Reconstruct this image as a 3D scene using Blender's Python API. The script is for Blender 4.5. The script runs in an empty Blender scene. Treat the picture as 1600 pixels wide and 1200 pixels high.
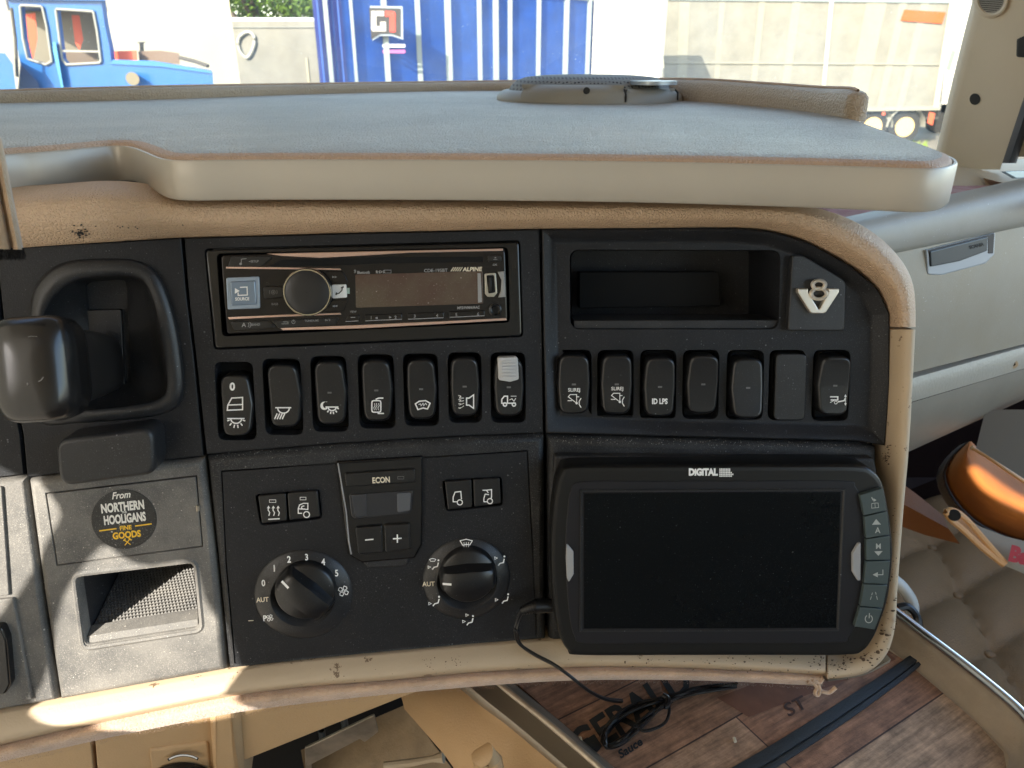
import bpy, bmesh, math, random
from mathutils import Vector as V, Matrix
from mathutils.geometry import tessellate_polygon
R = math.radians
random.seed(7)
SC = bpy.context.scene
COL = SC.collection

# ------------------------------------------------------------ camera, world, sun, exposure
EYE = V((0, 0, 2.4)); PITCH = R(23.5); FPX = 1155.0
cam_d = bpy.data.cameras.new('camera'); cam = bpy.data.objects.new('camera', cam_d); COL.objects.link(cam)
cam.location = EYE; cam.rotation_euler = (R(90) - PITCH, 0, 0)
cam_d.sensor_width = 36; cam_d.lens = 36 * FPX / 1600; cam_d.clip_start = .01; cam_d.clip_end = 3000
cam_d.dof.use_dof = True; cam_d.dof.focus_distance = .50; cam_d.dof.aperture_fstop = 18.0
SC.camera = cam
SUN_EL, SUN_AZ = R(30), R(210)          # azimuth measured from +Y towards +X
world = bpy.data.worlds.new('World'); SC.world = world; world.use_nodes = True
wn = world.node_tree.nodes; wn.clear()
sky = wn.new('ShaderNodeTexSky'); sky.sky_type = 'NISHITA'; sky.sun_disc = False
sky.sun_elevation = SUN_EL; sky.sun_rotation = SUN_AZ
bg = wn.new('ShaderNodeBackground'); bg.inputs[1].default_value = .15
wo = wn.new('ShaderNodeOutputWorld')
world.node_tree.links.new(sky.outputs[0], bg.inputs[0]); world.node_tree.links.new(bg.outputs[0], wo.inputs[0])
TOSUN = V((math.sin(SUN_AZ) * math.cos(SUN_EL), math.cos(SUN_AZ) * math.cos(SUN_EL), math.sin(SUN_EL)))
sd = bpy.data.lights.new('sun', 'SUN'); sd.energy = 2.5; sd.angle = R(.3); sd.color = (1, .95, .86)
sun = bpy.data.objects.new('sun', sd); COL.objects.link(sun)
sun.rotation_euler = TOSUN.to_track_quat('Z', 'Y').to_euler(); sun.location = EYE + TOSUN * 30
SC.view_settings.view_transform = 'Standard'; SC.view_settings.look = 'None'
SC.view_settings.gamma = 1; SC.view_settings.use_curve_mapping = False
SC.view_settings.exposure = 2.45
SC.render.engine = 'CYCLES'
SC.cycles.max_bounces = 10; SC.cycles.diffuse_bounces = 6; SC.cycles.transparent_max_bounces = 12
SC.cycles.sample_clamp_indirect = 6; SC.cycles.use_denoising = True

# ------------------------------------------------------------ materials
def mat(name, col, rough=.5, metal=0., grain=None, gd=.0002, leather=None, ld=.0004, dust=None, dcol=(.35, .34, .32),
        var=.0, vs=6., col2=None, c2s=4., c2t=(.4, .6), coat=0., spec=.5, emit=None, wear=None, sheen=0., aniso=None):
    m = bpy.data.materials.new(name); m.use_nodes = True
    nt = m.node_tree; N = nt.nodes; L = nt.links.new; N.clear()
    out = N.new('ShaderNodeOutputMaterial'); b = N.new('ShaderNodeBsdfPrincipled'); L(b.outputs[0], out.inputs[0])
    b.inputs['Base Color'].default_value = (*col, 1); b.inputs['Roughness'].default_value = rough
    b.inputs['Metallic'].default_value = metal; b.inputs['Coat Weight'].default_value = coat
    b.inputs['Coat Roughness'].default_value = .12; b.inputs['Specular IOR Level'].default_value = spec
    if sheen: b.inputs['Sheen Weight'].default_value = sheen
    if emit: b.inputs['Emission Color'].default_value = (*emit[:3], 1); b.inputs['Emission Strength'].default_value = emit[3]
    tc = N.new('ShaderNodeTexCoord'); co = tc.outputs['Object']
    def noise(s, det=3, rough_=.5, vec=None):
        n = N.new('ShaderNodeTexNoise'); n.inputs['Scale'].default_value = s; n.inputs['Detail'].default_value = det
        n.inputs['Roughness'].default_value = rough_; L(vec or co, n.inputs['Vector']); return n.outputs['Fac']
    def ramp(f, a, c_, lo=0, hi=1):
        r = N.new('ShaderNodeMapRange'); r.inputs[1].default_value = a; r.inputs[2].default_value = c_
        r.inputs[3].default_value = lo; r.inputs[4].default_value = hi; L(f, r.inputs[0]); return r.outputs[0]
    def mix(f, a, c_):
        x = N.new('ShaderNodeMix'); x.data_type = 'RGBA'
        if isinstance(f, float): x.inputs[0].default_value = f
        else: L(f, x.inputs[0])
        for s, v in ((6, a), (7, c_)):
            if isinstance(v, tuple): x.inputs[s].default_value = (*v[:3], 1)
            else: L(v, x.inputs[s])
        return x.outputs[2]
    def mul(a, c_):
        x = N.new('ShaderNodeMath'); x.operation = 'MULTIPLY'
        L(a, x.inputs[0])
        if isinstance(c_, (int, float)): x.inputs[1].default_value = c_
        else: L(c_, x.inputs[1])
        return x.outputs[0]
    c = tuple(col)
    if col2: c = mix(ramp(noise(c2s, 5, .6), *c2t), c, tuple(col2))
    if var:
        dark = N.new('ShaderNodeMix'); dark.data_type = 'RGBA'; dark.blend_type = 'MULTIPLY'; dark.inputs[0].default_value = 1
        if isinstance(c, tuple): dark.inputs[6].default_value = (*c, 1)
        else: L(c, dark.inputs[6])
        g = N.new('ShaderNodeCombineColor'); r_ = ramp(noise(vs, 5, .6), .3, .7, 1 - var, 1 + var * .6)
        for k in range(3): L(r_, g.inputs[k])
        L(g.outputs[0], dark.inputs[7]); c = dark.outputs[2]
    if wear:   # (scale, threshold, colour): scuffed spots
        w_ = ramp(mul(noise(wear[0], 6, .75), ramp(noise(wear[0] * .09, 4, .7), .52, .70)), wear[1] + .05, wear[1] + .09)
        c = mix(w_, c, tuple(wear[2]))
    if dust:   # (fine amount, film amount)
        sp = ramp(noise(1500, 2, .7), .64 - dust[0] * .08, .70)
        film = ramp(noise(28, 6, .65), .35, .75, 0, dust[1])
        c = mix(film, c, tuple(dcol)); c = mix(mul(mul(sp, ramp(noise(17, 4, .6), .35, .65, .25, 1)), min(1., .35 + dust[0] * .25)), c, tuple(dcol))
        for sc_, rad in ((260, .17), (620, .22)):
            vo = N.new('ShaderNodeTexVoronoi'); vo.inputs['Scale'].default_value = sc_; L(co, vo.inputs['Vector'])
            sx = N.new('ShaderNodeSeparateColor'); L(vo.outputs['Color'], sx.inputs[0])
            rr = ramp(sx.outputs[0], 1 - .45 * min(1, dust[0]), 1, 0, rad)
            sb_ = N.new('ShaderNodeMath'); sb_.operation = 'SUBTRACT'; L(rr, sb_.inputs[0]); L(vo.outputs['Distance'], sb_.inputs[1])
            c = mix(mul(ramp(sb_.outputs[0], 0, .05), ramp(noise(23, 3, .6), .38, .6, .15, .75)), c, tuple(min(1, q * 1.7) for q in dcol))
        L(ramp(film, 0, 1, rough, min(1, rough + .35)), b.inputs['Roughness'])
    if not isinstance(c, tuple): L(c, b.inputs['Base Color'])
    nrm = None
    def bump(h, dist, prev):
        bp = N.new('ShaderNodeBump'); bp.inputs['Strength'].default_value = 1; bp.inputs['Distance'].default_value = dist
        L(h, bp.inputs['Height'])
        if prev: L(prev, bp.inputs['Normal'])
        return bp.outputs[0]
    if leather:
        nn = N.new('ShaderNodeTexNoise'); nn.inputs['Scale'].default_value = leather * .8; L(co, nn.inputs['Vector'])
        mx = N.new('ShaderNodeVectorMath'); mx.operation = 'SCALE'; mx.inputs['Scale'].default_value = .5 / leather
        L(nn.outputs['Color'], mx.inputs[0])
        ad = N.new('ShaderNodeVectorMath'); L(co, ad.inputs[0]); L(mx.outputs[0], ad.inputs[1])
        vo = N.new('ShaderNodeTexVoronoi'); vo.feature = 'DISTANCE_TO_EDGE'; vo.inputs['Scale'].default_value = leather
        L(ad.outputs[0], vo.inputs['Vector'])
        nrm = bump(ramp(vo.outputs['Distance'], 0, .28), ld, nrm)
        nrm = bump(noise(leather * .25, 3), ld * 1.6, nrm)
    if grain: nrm = bump(noise(grain, 3, .6), gd, nrm)
    if nrm: L(nrm, b.inputs['Normal'])
    return m

BLK = (.020, .021, .025)
MT = dict(
 panel=mat('dash_plastic', (.0085, .0092, .0115), .5, grain=1300, gd=.00016, dust=(.8, .05), dcol=(.11, .11, .12), spec=.36),
 panel_dusty_sunlit=mat('dusty_sunlit_plastic', (.085, .082, .078), .6, grain=1100, gd=.00025, dust=(1.3, .5), dcol=(.36, .33, .285)),  # dust tone, paler still to put sun patch brightness into the colour
 inner=mat('cavity_plastic', (.012, .012, .014), .6, grain=900, gd=.0002, dust=(.5, .1), dcol=(.2, .2, .2)),
 rocker=mat('rocker_plastic', (.008, .0083, .0095), .30, grain=1500, gd=.00004, dust=(.15, .03), dcol=(.12, .12, .13), spec=.6),
 gloss=mat('gloss_black', (.007, .007, .008), .2, dust=(.05, .01), dcol=(.05, .05, .05), spec=.6),
 radio=mat('radio_black', (.009, .008, .009), .16, dust=(.05, .01), dcol=(.06, .06, .06), spec=.55),
 softblk=mat('soft_black', (.016, .0165, .018), .36, grain=1400, gd=.0001, dust=(.35, .06), dcol=(.2, .2, .22)),
 white=mat('print_white', (.88, .88, .86), .5),
 dim=mat('print_grey', (.16, .16, .16), .5),
 cream=mat('print_cream', (.78, .70, .54), .5),
 yellow=mat('print_yellow', (.85, .52, .03), .45),
 copper=mat('copper_chrome', (.78, .55, .46), .3, .7),
 chrome=mat('chrome', (.72, .71, .70), .16, 1.),
 emblem=mat('emblem_chrome', (.78, .72, .63), .3, .8),
 ledge=mat('dusty_ledge_plastic', (.0095, .0102, .012), .55, grain=1200, gd=.0002, dust=(1.4, .22), dcol=(.14, .138, .135), spec=.36),
 emblem2=mat('emblem_bright', (.80, .74, .64), .35, .35),
 silver=mat('satin_trim', (.50, .455, .385), .42, .25, grain=500, gd=.00003, var=.07, vs=7),
 lshelf=mat('shelf_leather', (.46, .40, .325), .40, leather=440, ld=.0008, var=.18, vs=9, dust=(.4, .35), dcol=(.60, .56, .50), spec=.32),
 lbrown=mat('edge_leather', (.56, .38, .26), .55, leather=480, ld=.0004),
 lpad=mat('tan_leather', (.64, .445, .29), .5, leather=480, ld=.00045, var=.08, vs=8),
 llip=mat('lip_leather', (.47, .36, .25), .5, leather=300, ld=.0006, var=.06),
 beige=mat('beige_plastic', (.52, .40, .26), .5, grain=700, gd=.0002, var=.06, vs=9),
 beige_worn=mat('worn_beige_plastic', (.53, .405, .27), .48, grain=700, gd=.00018, var=.08, wear=(900, .30, (.20, .13, .08))),
 beige_c=mat('clean_beige', (.62, .50, .34), .55, grain=500, gd=.00018, var=.05),
 console=mat('console_beige', (.54, .355, .185), .55, grain=650, gd=.0003, var=.07, vs=12),
 suede=mat('suede', (.60, .40, .26), .95, grain=700, gd=.0012, var=.2, vs=70, sheen=.5),
 curtain=mat('curtain_suede', (.44, .30, .18), .9, grain=600, gd=.0006, var=.3, vs=40, sheen=.4),
 fringe=mat('black_fringe', (.006, .006, .007), .95, grain=1200, gd=.001),
 grey=mat('passenger_plastic', (.32, .27, .195), .42, grain=600, gd=.00015, var=.05, dust=(.3, .15), dcol=(.45, .44, .42)),
 greyd=mat('passenger_lower', (.25, .215, .165), .5, grain=500, gd=.0002, var=.12, vs=14),
 pearl=mat('pearl_roll', (.37, .34, .28), .42, .0, var=.08, vs=10, dust=(.3, .25), dcol=(.5, .52, .53)),
 pinkmat=mat('pink_mat', (.42, .17, .16), .8, grain=400, gd=.0005, col2=(.50, .30, .27), c2s=25),
 handle=mat('handle_grey', (.045, .055, .062), .35, .2),
 screen=mat('monitor_glass', (.003, .004, .005), .22, dust=(.55, .012), dcol=(.05, .058, .058), spec=.14),
 lcd=mat('radio_lcd', (.085, .044, .033), .22, dust=(.5, .05), dcol=(.3, .26, .24), spec=.7, col2=(.10, .075, .05), c2s=14),
 lcd2=mat('climate_lcd', (.018, .02, .026), .15, coat=.6),
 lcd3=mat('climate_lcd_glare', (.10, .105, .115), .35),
 mside=mat('monitor_shell', (.009, .009, .009), .36, grain=900, gd=.00003, spec=.4),
 mbtn=mat('monitor_button', (.055, .075, .075), .4, spec=.5),
 markgrey=mat('light_grey_plastic', (.33, .33, .33), .35),
 blueglass=mat('blue_button', (.20, .27, .36), .15, .2, coat=.8),
 bluelight=mat('blue_button_rim', (.34, .42, .52), .2, .3),
 rubber=mat('cable_rubber', (.010, .010, .011), .28),
 seal=mat('rubber_seal', (.012, .013, .016), .5),
 hole=mat('dark_hole', (.02, .017, .012), .8),
 grille=mat('speaker_mesh', (.20, .19, .17), .75),
 spk=mat('speaker_plastic', (.30, .265, .21), .5, grain=700, gd=.0001, var=.06),
 metal=mat('worn_metal', (.50, .43, .34), .4, .7, var=.35, vs=40),
 carpet=mat('dirty_beige', (.36, .25, .14), .9, grain=400, gd=.0006, var=.35, vs=26),
 gap=mat('gap_black', (.003, .003, .003), .9),
 quilt=mat('quilted_leather', (.33, .20, .095), .5, spec=.25, leather=260, ld=.0003, var=.05),
 amber=mat('sunlit_orange_leather', (.50, .15, .02), .6, grain=300, gd=.0002, var=.2, vs=10),  # sunlit orange glow put into the leather's base colour
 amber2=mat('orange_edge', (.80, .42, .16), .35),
 redprint=mat('red_print', (.50, .02, .02), .5),
 tapeblk=mat('webbing', (.030, .036, .043), .7, grain=900, gd=.0006),
)
def wood_mat(ang):
    m = bpy.data.materials.new('printed_planks'); m.use_nodes = True; nt = m.node_tree; N = nt.nodes; L = nt.links.new
    b = N['Principled BSDF']; b.inputs['Roughness'].default_value = .75
    tc = N.new('ShaderNodeTexCoord'); mp = N.new('ShaderNodeMapping'); mp.inputs['Rotation'].default_value = (0, 0, -ang)
    L(tc.outputs['Object'], mp.inputs[0])
    br = N.new('ShaderNodeTexBrick'); br.inputs['Scale'].default_value = 1; br.inputs['Brick Width'].default_value = .30
    br.inputs['Row Height'].default_value = .062; br.inputs['Mortar Size'].default_value = .0006; br.inputs['Bias'].default_value = 0
    br.inputs['Color1'].default_value = (.28, .135, .075, 1); br.inputs['Color2'].default_value = (.42, .28, .175, 1)
    br.inputs['Mortar'].default_value = (.06, .035, .025, 1); L(mp.outputs[0], br.inputs[0])
    m2 = N.new('ShaderNodeMapping'); m2.inputs['Scale'].default_value = (1, 12, 1); L(mp.outputs[0], m2.inputs[0])
    n = N.new('ShaderNodeTexNoise'); n.inputs['Scale'].default_value = 22; n.inputs['Detail'].default_value = 8
    n.inputs['Roughness'].default_value = .65; L(m2.outputs[0], n.inputs[0])
    n2 = N.new('ShaderNodeTexNoise'); n2.inputs['Scale'].default_value = 900; L(tc.outputs['Object'], n2.inputs[0])
    r = N.new('ShaderNodeMapRange'); r.inputs[1].default_value = .3; r.inputs[2].default_value = .7
    r.inputs[3].default_value = .5; r.inputs[4].default_value = 1.5; L(n.outputs[0], r.inputs[0])
    n3 = N.new('ShaderNodeTexNoise'); n3.inputs['Scale'].default_value = 45; n3.inputs['Detail'].default_value = 9; n3.inputs['Roughness'].default_value = .75; L(tc.outputs['Object'], n3.inputs[0])
    r3 = N.new('ShaderNodeMapRange'); r3.inputs[1].default_value = .35; r3.inputs[2].default_value = .65; r3.inputs[3].default_value = .6; r3.inputs[4].default_value = 1.35; L(n3.outputs[0], r3.inputs[0])
    mr = N.new('ShaderNodeMath'); mr.operation = 'MULTIPLY'; L(r.outputs[0], mr.inputs[0]); L(r3.outputs[0], mr.inputs[1])
    mm = N.new('ShaderNodeVectorMath'); mm.operation = 'SCALE'; L(br.outputs[0], mm.inputs[0]); L(mr.outputs[0], mm.inputs['Scale'])
    L(mm.outputs[0], b.inputs['Base Color'])
    bp = N.new('ShaderNodeBump'); bp.inputs['Distance'].default_value = .0004; L(n2.outputs[0], bp.inputs['Height']); L(bp.outputs[0], b.inputs['Normal'])
    return m

# ------------------------------------------------------------ geometry helpers
FWD = V((0, math.cos(PITCH), -math.sin(PITCH))); UPC = V((0, math.sin(PITCH), math.cos(PITCH)))
def ray(px, py): return V((1, 0, 0)) * ((px - 800) / FPX) + UPC * (-(py - 600) / FPX) + FWD
def onz(px, py, z):                       # the point at height z (absolute) seen at a photo pixel
    d = ray(px, py); return EYE + d * ((z - EYE.z) / d.z)
def ony(px, py, y): d = ray(px, py); return EYE + d * (y / d.y)
class Plane:
    def __init__(s, px, py, dist=None, yaw=0, lean=12, pt=None):
        s.o = pt if pt is not None else EYE + ray(px, py) * dist
        c, sn = math.cos(R(yaw)), math.sin(R(yaw)); cl, sl = math.cos(R(lean)), math.sin(R(lean))
        s.U = V((c, sn, 0)); s.N = V((sn * cl, -c * cl, sl)); s.V = s.N.cross(s.U)
    def t(s, px, py, w=0):
        d = ray(px, py); return ((s.o + s.N * w) - EYE).dot(s.N) / d.dot(s.N)
    def __call__(s, px, py, w=0): return EYE + ray(px, py) * s.t(px, py, w)
    def nrm(s, px, py): return s.N
PR = Plane(1100, 600, .47)
PM = Plane(0, 0, yaw=7, pt=PR(850, 600))
PL = Plane(0, 0, yaw=10.4, pt=PM(300, 600))
class Multi:
    def best(s, px, py, w=0): return min((PR, PM, PL), key=lambda p: p.t(px, py, w))
    def __call__(s, px, py, w=0): return s.best(px, py, w)(px, py, w)
    def nrm(s, px, py): return s.best(px, py).N
PA = Multi()

def wloc(o):
    l = V((0, 0, 0))
    while o: l += o.location; o = o.parent
    return l
def add(name, verts, faces, m, parent=None, smooth=38, label=None):
    me = bpy.data.meshes.new(name); off = wloc(parent)
    me.from_pydata([tuple(V(v) - off) for v in verts], [], faces); me.materials.append(m)
    bm = bmesh.new(); bm.from_mesh(me); bmesh.ops.remove_doubles(bm, verts=bm.verts, dist=1e-6)
    if smooth: bmesh.ops.recalc_face_normals(bm, faces=bm.faces[:])
    bm.to_mesh(me); bm.free()
    if smooth:
        me.shade_smooth(); me.set_sharp_from_angle(angle=R(smooth))
    o = bpy.data.objects.new(name, me); COL.objects.link(o); o.parent = parent
    if label: o['label'] = label
    return o
def thing(name, loc, label, cat, group=None):
    o = bpy.data.objects.new(name, None); COL.objects.link(o); o.location = loc; o.empty_display_size = .02
    o['label'] = label; o['category'] = cat
    if group: o['group'] = group
    return o
def tag(o, label=None, cat=None, group=None, kind=None):
    if label: o['label'] = label
    if cat: o['category'] = cat
    if group: o['group'] = group
    if kind: o['kind'] = kind
    return o
def rnd(pts, r, n=5):                      # rounded polygon; r number or list
    out = []; k = len(pts)
    for i in range(k):
        rr = r[i] if isinstance(r, (list, tuple)) else r
        p0, p, p1 = V(pts[i - 1]), V(pts[i]), V(pts[(i + 1) % k])
        a, b = (p0 - p), (p1 - p); la, lb = a.length, b.length
        if rr <= 0: out.append(tuple(p)); continue
        a.normalize(); b.normalize(); ang = a.angle(b); t = min(rr / math.tan(ang / 2), la * .48, lb * .48)
        s, e = p + a * t, p + b * t
        for j in range(n + 1):
            q = j / n; out.append(tuple(s * (1 - q) ** 2 + p * 2 * q * (1 - q) + e * q * q))
    return out
def smooth(pts, n=6, closed=False):
    P_ = [V(p) for p in pts]; out = []; k = len(P_)
    rng = range(k) if closed else range(k - 1)
    for i in rng:
        if closed: a, b, c, d = P_[i - 1], P_[i], P_[(i + 1) % k], P_[(i + 2) % k]
        else: a, b, c, d = P_[max(i - 1, 0)], P_[i], P_[i + 1], P_[min(i + 2, k - 1)]
        for j in range(n):
            t = j / n
            out.append(.5 * ((2 * b) + (c - a) * t + (2 * a - 5 * b + 4 * c - d) * t * t + (3 * b - a - 3 * c + d) * t ** 3))
    if not closed: out.append(P_[-1])
    return [tuple(p) for p in out]
def box(x0, y0, x1, y1, sh=0): return [(x0, y0), (x1, y0), (x1 + sh, y1), (x0 + sh, y1)]
def circ(cx, cy, rx, ry=None, n=40): ry = ry or rx; return [(cx + rx * math.cos(2 * math.pi * i / n), cy + ry * math.sin(2 * math.pi * i / n)) for i in range(n)]
def area(p): return sum(p[i - 1][0] * p[i][1] - p[i][0] * p[i - 1][1] for i in range(len(p))) / 2
def inset(pts, d):                         # positive shrinks
    k = len(pts); s = 1 if area(pts) > 0 else -1; out = []
    for i in range(k):
        p0, p, p1 = V(pts[i - 1]), V(pts[i]), V(pts[(i + 1) % k])
        a = (p - p0); b = (p1 - p)
        if a.length < 1e-6: a = b
        if b.length < 1e-6: b = a
        a.normalize(); b.normalize()
        na = V((-a.y, a.x)) * s; nb = V((-b.y, b.x)) * s; m = na + nb
        if m.length < 1e-3: m = na
        m.normalize(); c = max(.45, m.dot(na)); out.append(tuple(p + m * (d / c)))
    return out
def rings(name, F, outline, prof, m, parent=None, cap=True, wref=None, backcap=False, holes=(), smooth_=38, label=None, warp=None, holding=.35):
    """Rings of a px outline: prof = [(inset px, w m) ...] from back to front; the last is capped."""
    wref = prof[-1][1] if wref is None else wref
    vs = []; fs = []; k = len(outline); prof = list(prof)
    if cap and holding: prof.append((prof[-1][0] + holding, prof[-1][1]))
    for ins, w in prof:
        for (x, y) in inset(outline, ins) if ins else outline:
            p = F(x, y, wref) + F.nrm(x, y) * (w - wref)
            if warp: p = p + F.nrm(x, y) * warp(x, y)
            vs.append(p)
    for r in range(len(prof) - 1):
        for i in range(k):
            j = (i + 1) % k; fs.append((r * k + i, r * k + j, (r + 1) * k + j, (r + 1) * k + i))
    def docap(base, ring_w, hs=()):
        loops = [[(v.x, v.y, v.z) for v in vs[base:base + k]]]; idx = list(range(base, base + k))
        for h in hs:
            b0 = len(vs); 
            for (x, y) in h: vs.append(F(x, y, wref) + F.nrm(x, y) * (ring_w - wref))
            loops.append([tuple(v) for v in vs[b0:b0 + len(h)]]); idx += list(range(b0, b0 + len(h)))
        # flatten in local plane coordinates for a robust fill
        for tri in tessellate_polygon([[V(p) for p in l] for l in loops]): fs.append(tuple(idx[t] for t in tri))
    if cap: docap((len(prof) - 1) * k, prof[-1][1], [h for h, _ in holes])
    for h, dep in holes:                   # hole walls: chamfer lip then straight down
        b0 = len(vs); kk = len(h); wf = prof[-1][1]
        for ins, w in ((0, wf), (.5, wf - .0003), (1.2, wf - .0012), (1.2, wf - dep)):
            for (x, y) in (inset(h, ins) if ins else h): vs.append(F(x, y, wref) + F.nrm(x, y) * (w - wref))
        for r in range(3):
            for i in range(kk):
                j = (i + 1) % kk; fs.append((b0 + r * kk + j, b0 + r * kk + i, b0 + (r + 1) * kk + i, b0 + (r + 1) * kk + j))
    if backcap: docap(0, prof[0][1])
    return add(name, vs, fs, m, parent, smooth_, label)
def pad(name, F, outline, w0, w1, m, parent=None, bev=1.5, bw=None, label=None, warp=None, wref=None, steps=3):
    bw = bev * .0004 if bw is None else bw
    prof = [(0, w0)] + [(bev * (1 - math.cos(a)), w1 - bw * (1 - math.sin(a))) for a in [math.pi / 2 * i / steps for i in range(steps + 1)]]
    return rings(name, F, outline, prof, m, parent, label=label, warp=warp, wref=wref)
def basin(name, F, outline, w0, w1, m, parent=None, ins=1.5, wref=None, label=None):
    """Open-fronted recess: walls from w0 (rim) down to w1 with a floor."""
    k = len(outline); vs = []; fs = []; wref = w0 if wref is None else wref
    for q, (i_, w) in enumerate(((0, w0), (ins * .4, w0 - .0006), (ins, w0 - .002), (ins + 1, w1), (ins + 3, w1))):
        for (x, y) in inset(outline, i_): vs.append(F(x, y, wref) + F.nrm(x, y) * (w - wref))
    for r in range(4):
        for i in range(k):
            j = (i + 1) % k; fs.append((r * k + j, r * k + i, (r + 1) * k + i, (r + 1) * k + j))
    for tri in tessellate_polygon([vs[4 * k:5 * k]]): fs.append(tuple(4 * k + t for t in tri))
    return add(name, vs, fs, m, parent, label=label)
def strip_pts(pts, wd, closed=False):
    k = len(pts); A = []; B = []
    for i in range(k):
        p = V(pts[i]); q = []
        if closed or i > 0: q.append((p - V(pts[i - 1])).normalized())
        if closed or i < k - 1: q.append((V(pts[(i + 1) % k]) - p).normalized())
        nn = [V((-d.y, d.x)) for d in q]; m = sum(nn, V((0, 0)))
        if m.length < .2: m = nn[0]
        m.normalize(); c = max(.5, m.dot(nn[0])); A.append(p + m * (wd / 2 / c)); B.append(p - m * (wd / 2 / c))
    return A, B
def glyph(name, F, items, w, m, parent, wd=1.3, label=None):
    """items: list of ('l', pts) open line, ('c', pts) closed line, ('f', pts) filled polygon; ('t', string, cx, cy, h[, xs, rot, bold, shear])"""
    vs = []; fs = []; q = 0
    for it in items:
        q += 1; ww = w + .00001 * q; kind = it[0]
        if kind in 'lc':
            wdi = it[2] if len(it) > 2 else wd
            A, B = strip_pts(it[1], wdi, kind == 'c'); b0 = len(vs); k = len(A)
            for p in A: vs.append(F(p[0], p[1], ww))
            for p in B: vs.append(F(p[0], p[1], ww))
            for i in range(k if kind == 'c' else k - 1):
                j = (i + 1) % k; fs.append((b0 + i, b0 + j, b0 + k + j, b0 + k + i))
        elif kind == 'f':
            b0 = len(vs); pp = [F(x, y, ww) for x, y in it[1]]; vs += pp
            for tri in tessellate_polygon([pp]): fs.append(tuple(b0 + t for t in tri))
        elif kind == 't':
            s, cx, cy, h = it[1:5]; xs = it[5] if len(it) > 5 else 1; rot = R(it[6]) if len(it) > 6 else 0
            bold = it[7] if len(it) > 7 else 0; shear = it[8] if len(it) > 8 else 0
            tv, tf, hh = font(s, bold + .012); b0 = len(vs); sc = h / hh
            for (x, y) in tv:
                X = x * sc * xs + y * sc * shear; Y = y * sc
                vs.append(F(cx + X * math.cos(rot) + Y * math.sin(rot), cy + X * math.sin(rot) - Y * math.cos(rot), ww))
            fs += [tuple(b0 + i for i in f) for f in tf]
    return add(name, vs, fs, m, parent, smooth=None, label=label)
_fc = {}
def font(s, bold=0):
    if (s, bold) in _fc: return _fc[(s, bold)]
    c = bpy.data.curves.new('lettering_source', 'FONT'); c.body = s; c.size = 1; c.offset = bold; c.resolution_u = 3; c.fill_mode = 'FRONT'
    o = bpy.data.objects.new('lettering_source', c); COL.objects.link(o)
    bpy.context.view_layer.update(); dg = bpy.context.evaluated_depsgraph_get(); me = o.evaluated_get(dg).to_mesh()
    v = [(p.co.x, p.co.y) for p in me.vertices]; f = [tuple(p.vertices) for p in me.polygons]
    o.evaluated_get(dg).to_mesh_clear(); bpy.data.objects.remove(o); bpy.data.curves.remove(c)
    x0, x1 = min(p[0] for p in v), max(p[0] for p in v); y0, y1 = min(p[1] for p in v), max(p[1] for p in v)
    v = [(x - (x0 + x1) / 2, y - (y0 + y1) / 2) for x, y in v]
    _fc[(s, bold)] = (v, f, y1 - y0); return _fc[(s, bold)]
def tube(name, pts, r, m, parent=None, n=10, caps=True, label=None, closed=False):
    pts = [V(p) for p in pts]; k = len(pts); vs = []; fs = []; up = V((0, 0, 1))
    for i, p in enumerate(pts):
        d = (pts[(i + 1) % k if closed else min(i + 1, k - 1)] - pts[i - 1 if closed else max(i - 1, 0)]).normalized()
        a = d.cross(up); a = a if a.length > .05 else d.cross(V((1, 0, 0))); a.normalize(); b = d.cross(a)
        rr = r[i] if isinstance(r, (list, tuple)) else r
        for j in range(n):
            t = 2 * math.pi * j / n; vs.append(p + a * math.cos(t) * rr + b * math.sin(t) * rr)
    for i in range(k if closed else k - 1):
        i2 = (i + 1) % k
        for j in range(n): fs.append((i * n + j, i * n + (j + 1) % n, i2 * n + (j + 1) % n, i2 * n + j))
    if caps and not closed: fs.append(tuple(range(n))[::-1]); fs.append(tuple(range((k - 1) * n, k * n)))
    return add(name, vs, fs, m, parent, label=label)
def tubes(name, lst, r, m, parent=None, n=8, label=None):
    vs = []; fs = []
    for pts in lst:
        pts = [V(p) for p in pts]; k = len(pts); up = V((0, 0, 1)); b0 = len(vs)
        for i, p in enumerate(pts):
            d = (pts[min(i + 1, k - 1)] - pts[max(i - 1, 0)]).normalized(); a = d.cross(up)
            a = a if a.length > .05 else d.cross(V((1, 0, 0))); a.normalize(); b = d.cross(a)
            for j in range(n): t = 2 * math.pi * j / n; vs.append(p + a * math.cos(t) * r + b * math.sin(t) * r)
        for i in range(k - 1):
            for j in range(n): fs.append((b0 + i * n + j, b0 + i * n + (j + 1) % n, b0 + (i + 1) * n + (j + 1) % n, b0 + (i + 1) * n + j))
    return add(name, vs, fs, m, parent, label=label)
def grid(name, rows, m, parent=None, smooth_=60, label=None, closed=False, kind=None):
    n = len(rows[0]); vs = [p for r_ in rows for p in r_]; fs = []
    for i in range(len(rows) - 1):
        for j in range(n if closed else n - 1): fs.append((i * n + j, i * n + (j + 1) % n, (i + 1) * n + (j + 1) % n, (i + 1) * n + j))
    return add(name, vs, fs, m, parent, smooth_, label)
def resample(pts, n):
    P_ = [V(p) for p in pts]; L_ = [0]
    for i in range(1, len(P_)): L_.append(L_[-1] + (P_[i] - P_[i - 1]).length)
    out = []; i = 0
    for q in range(n):
        t = L_[-1] * q / (n - 1)
        while i < len(L_) - 2 and L_[i + 1] < t: i += 1
        s = (t - L_[i]) / max(1e-9, L_[i + 1] - L_[i]); out.append(P_[i].lerp(P_[i + 1], s))
    return out
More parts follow.
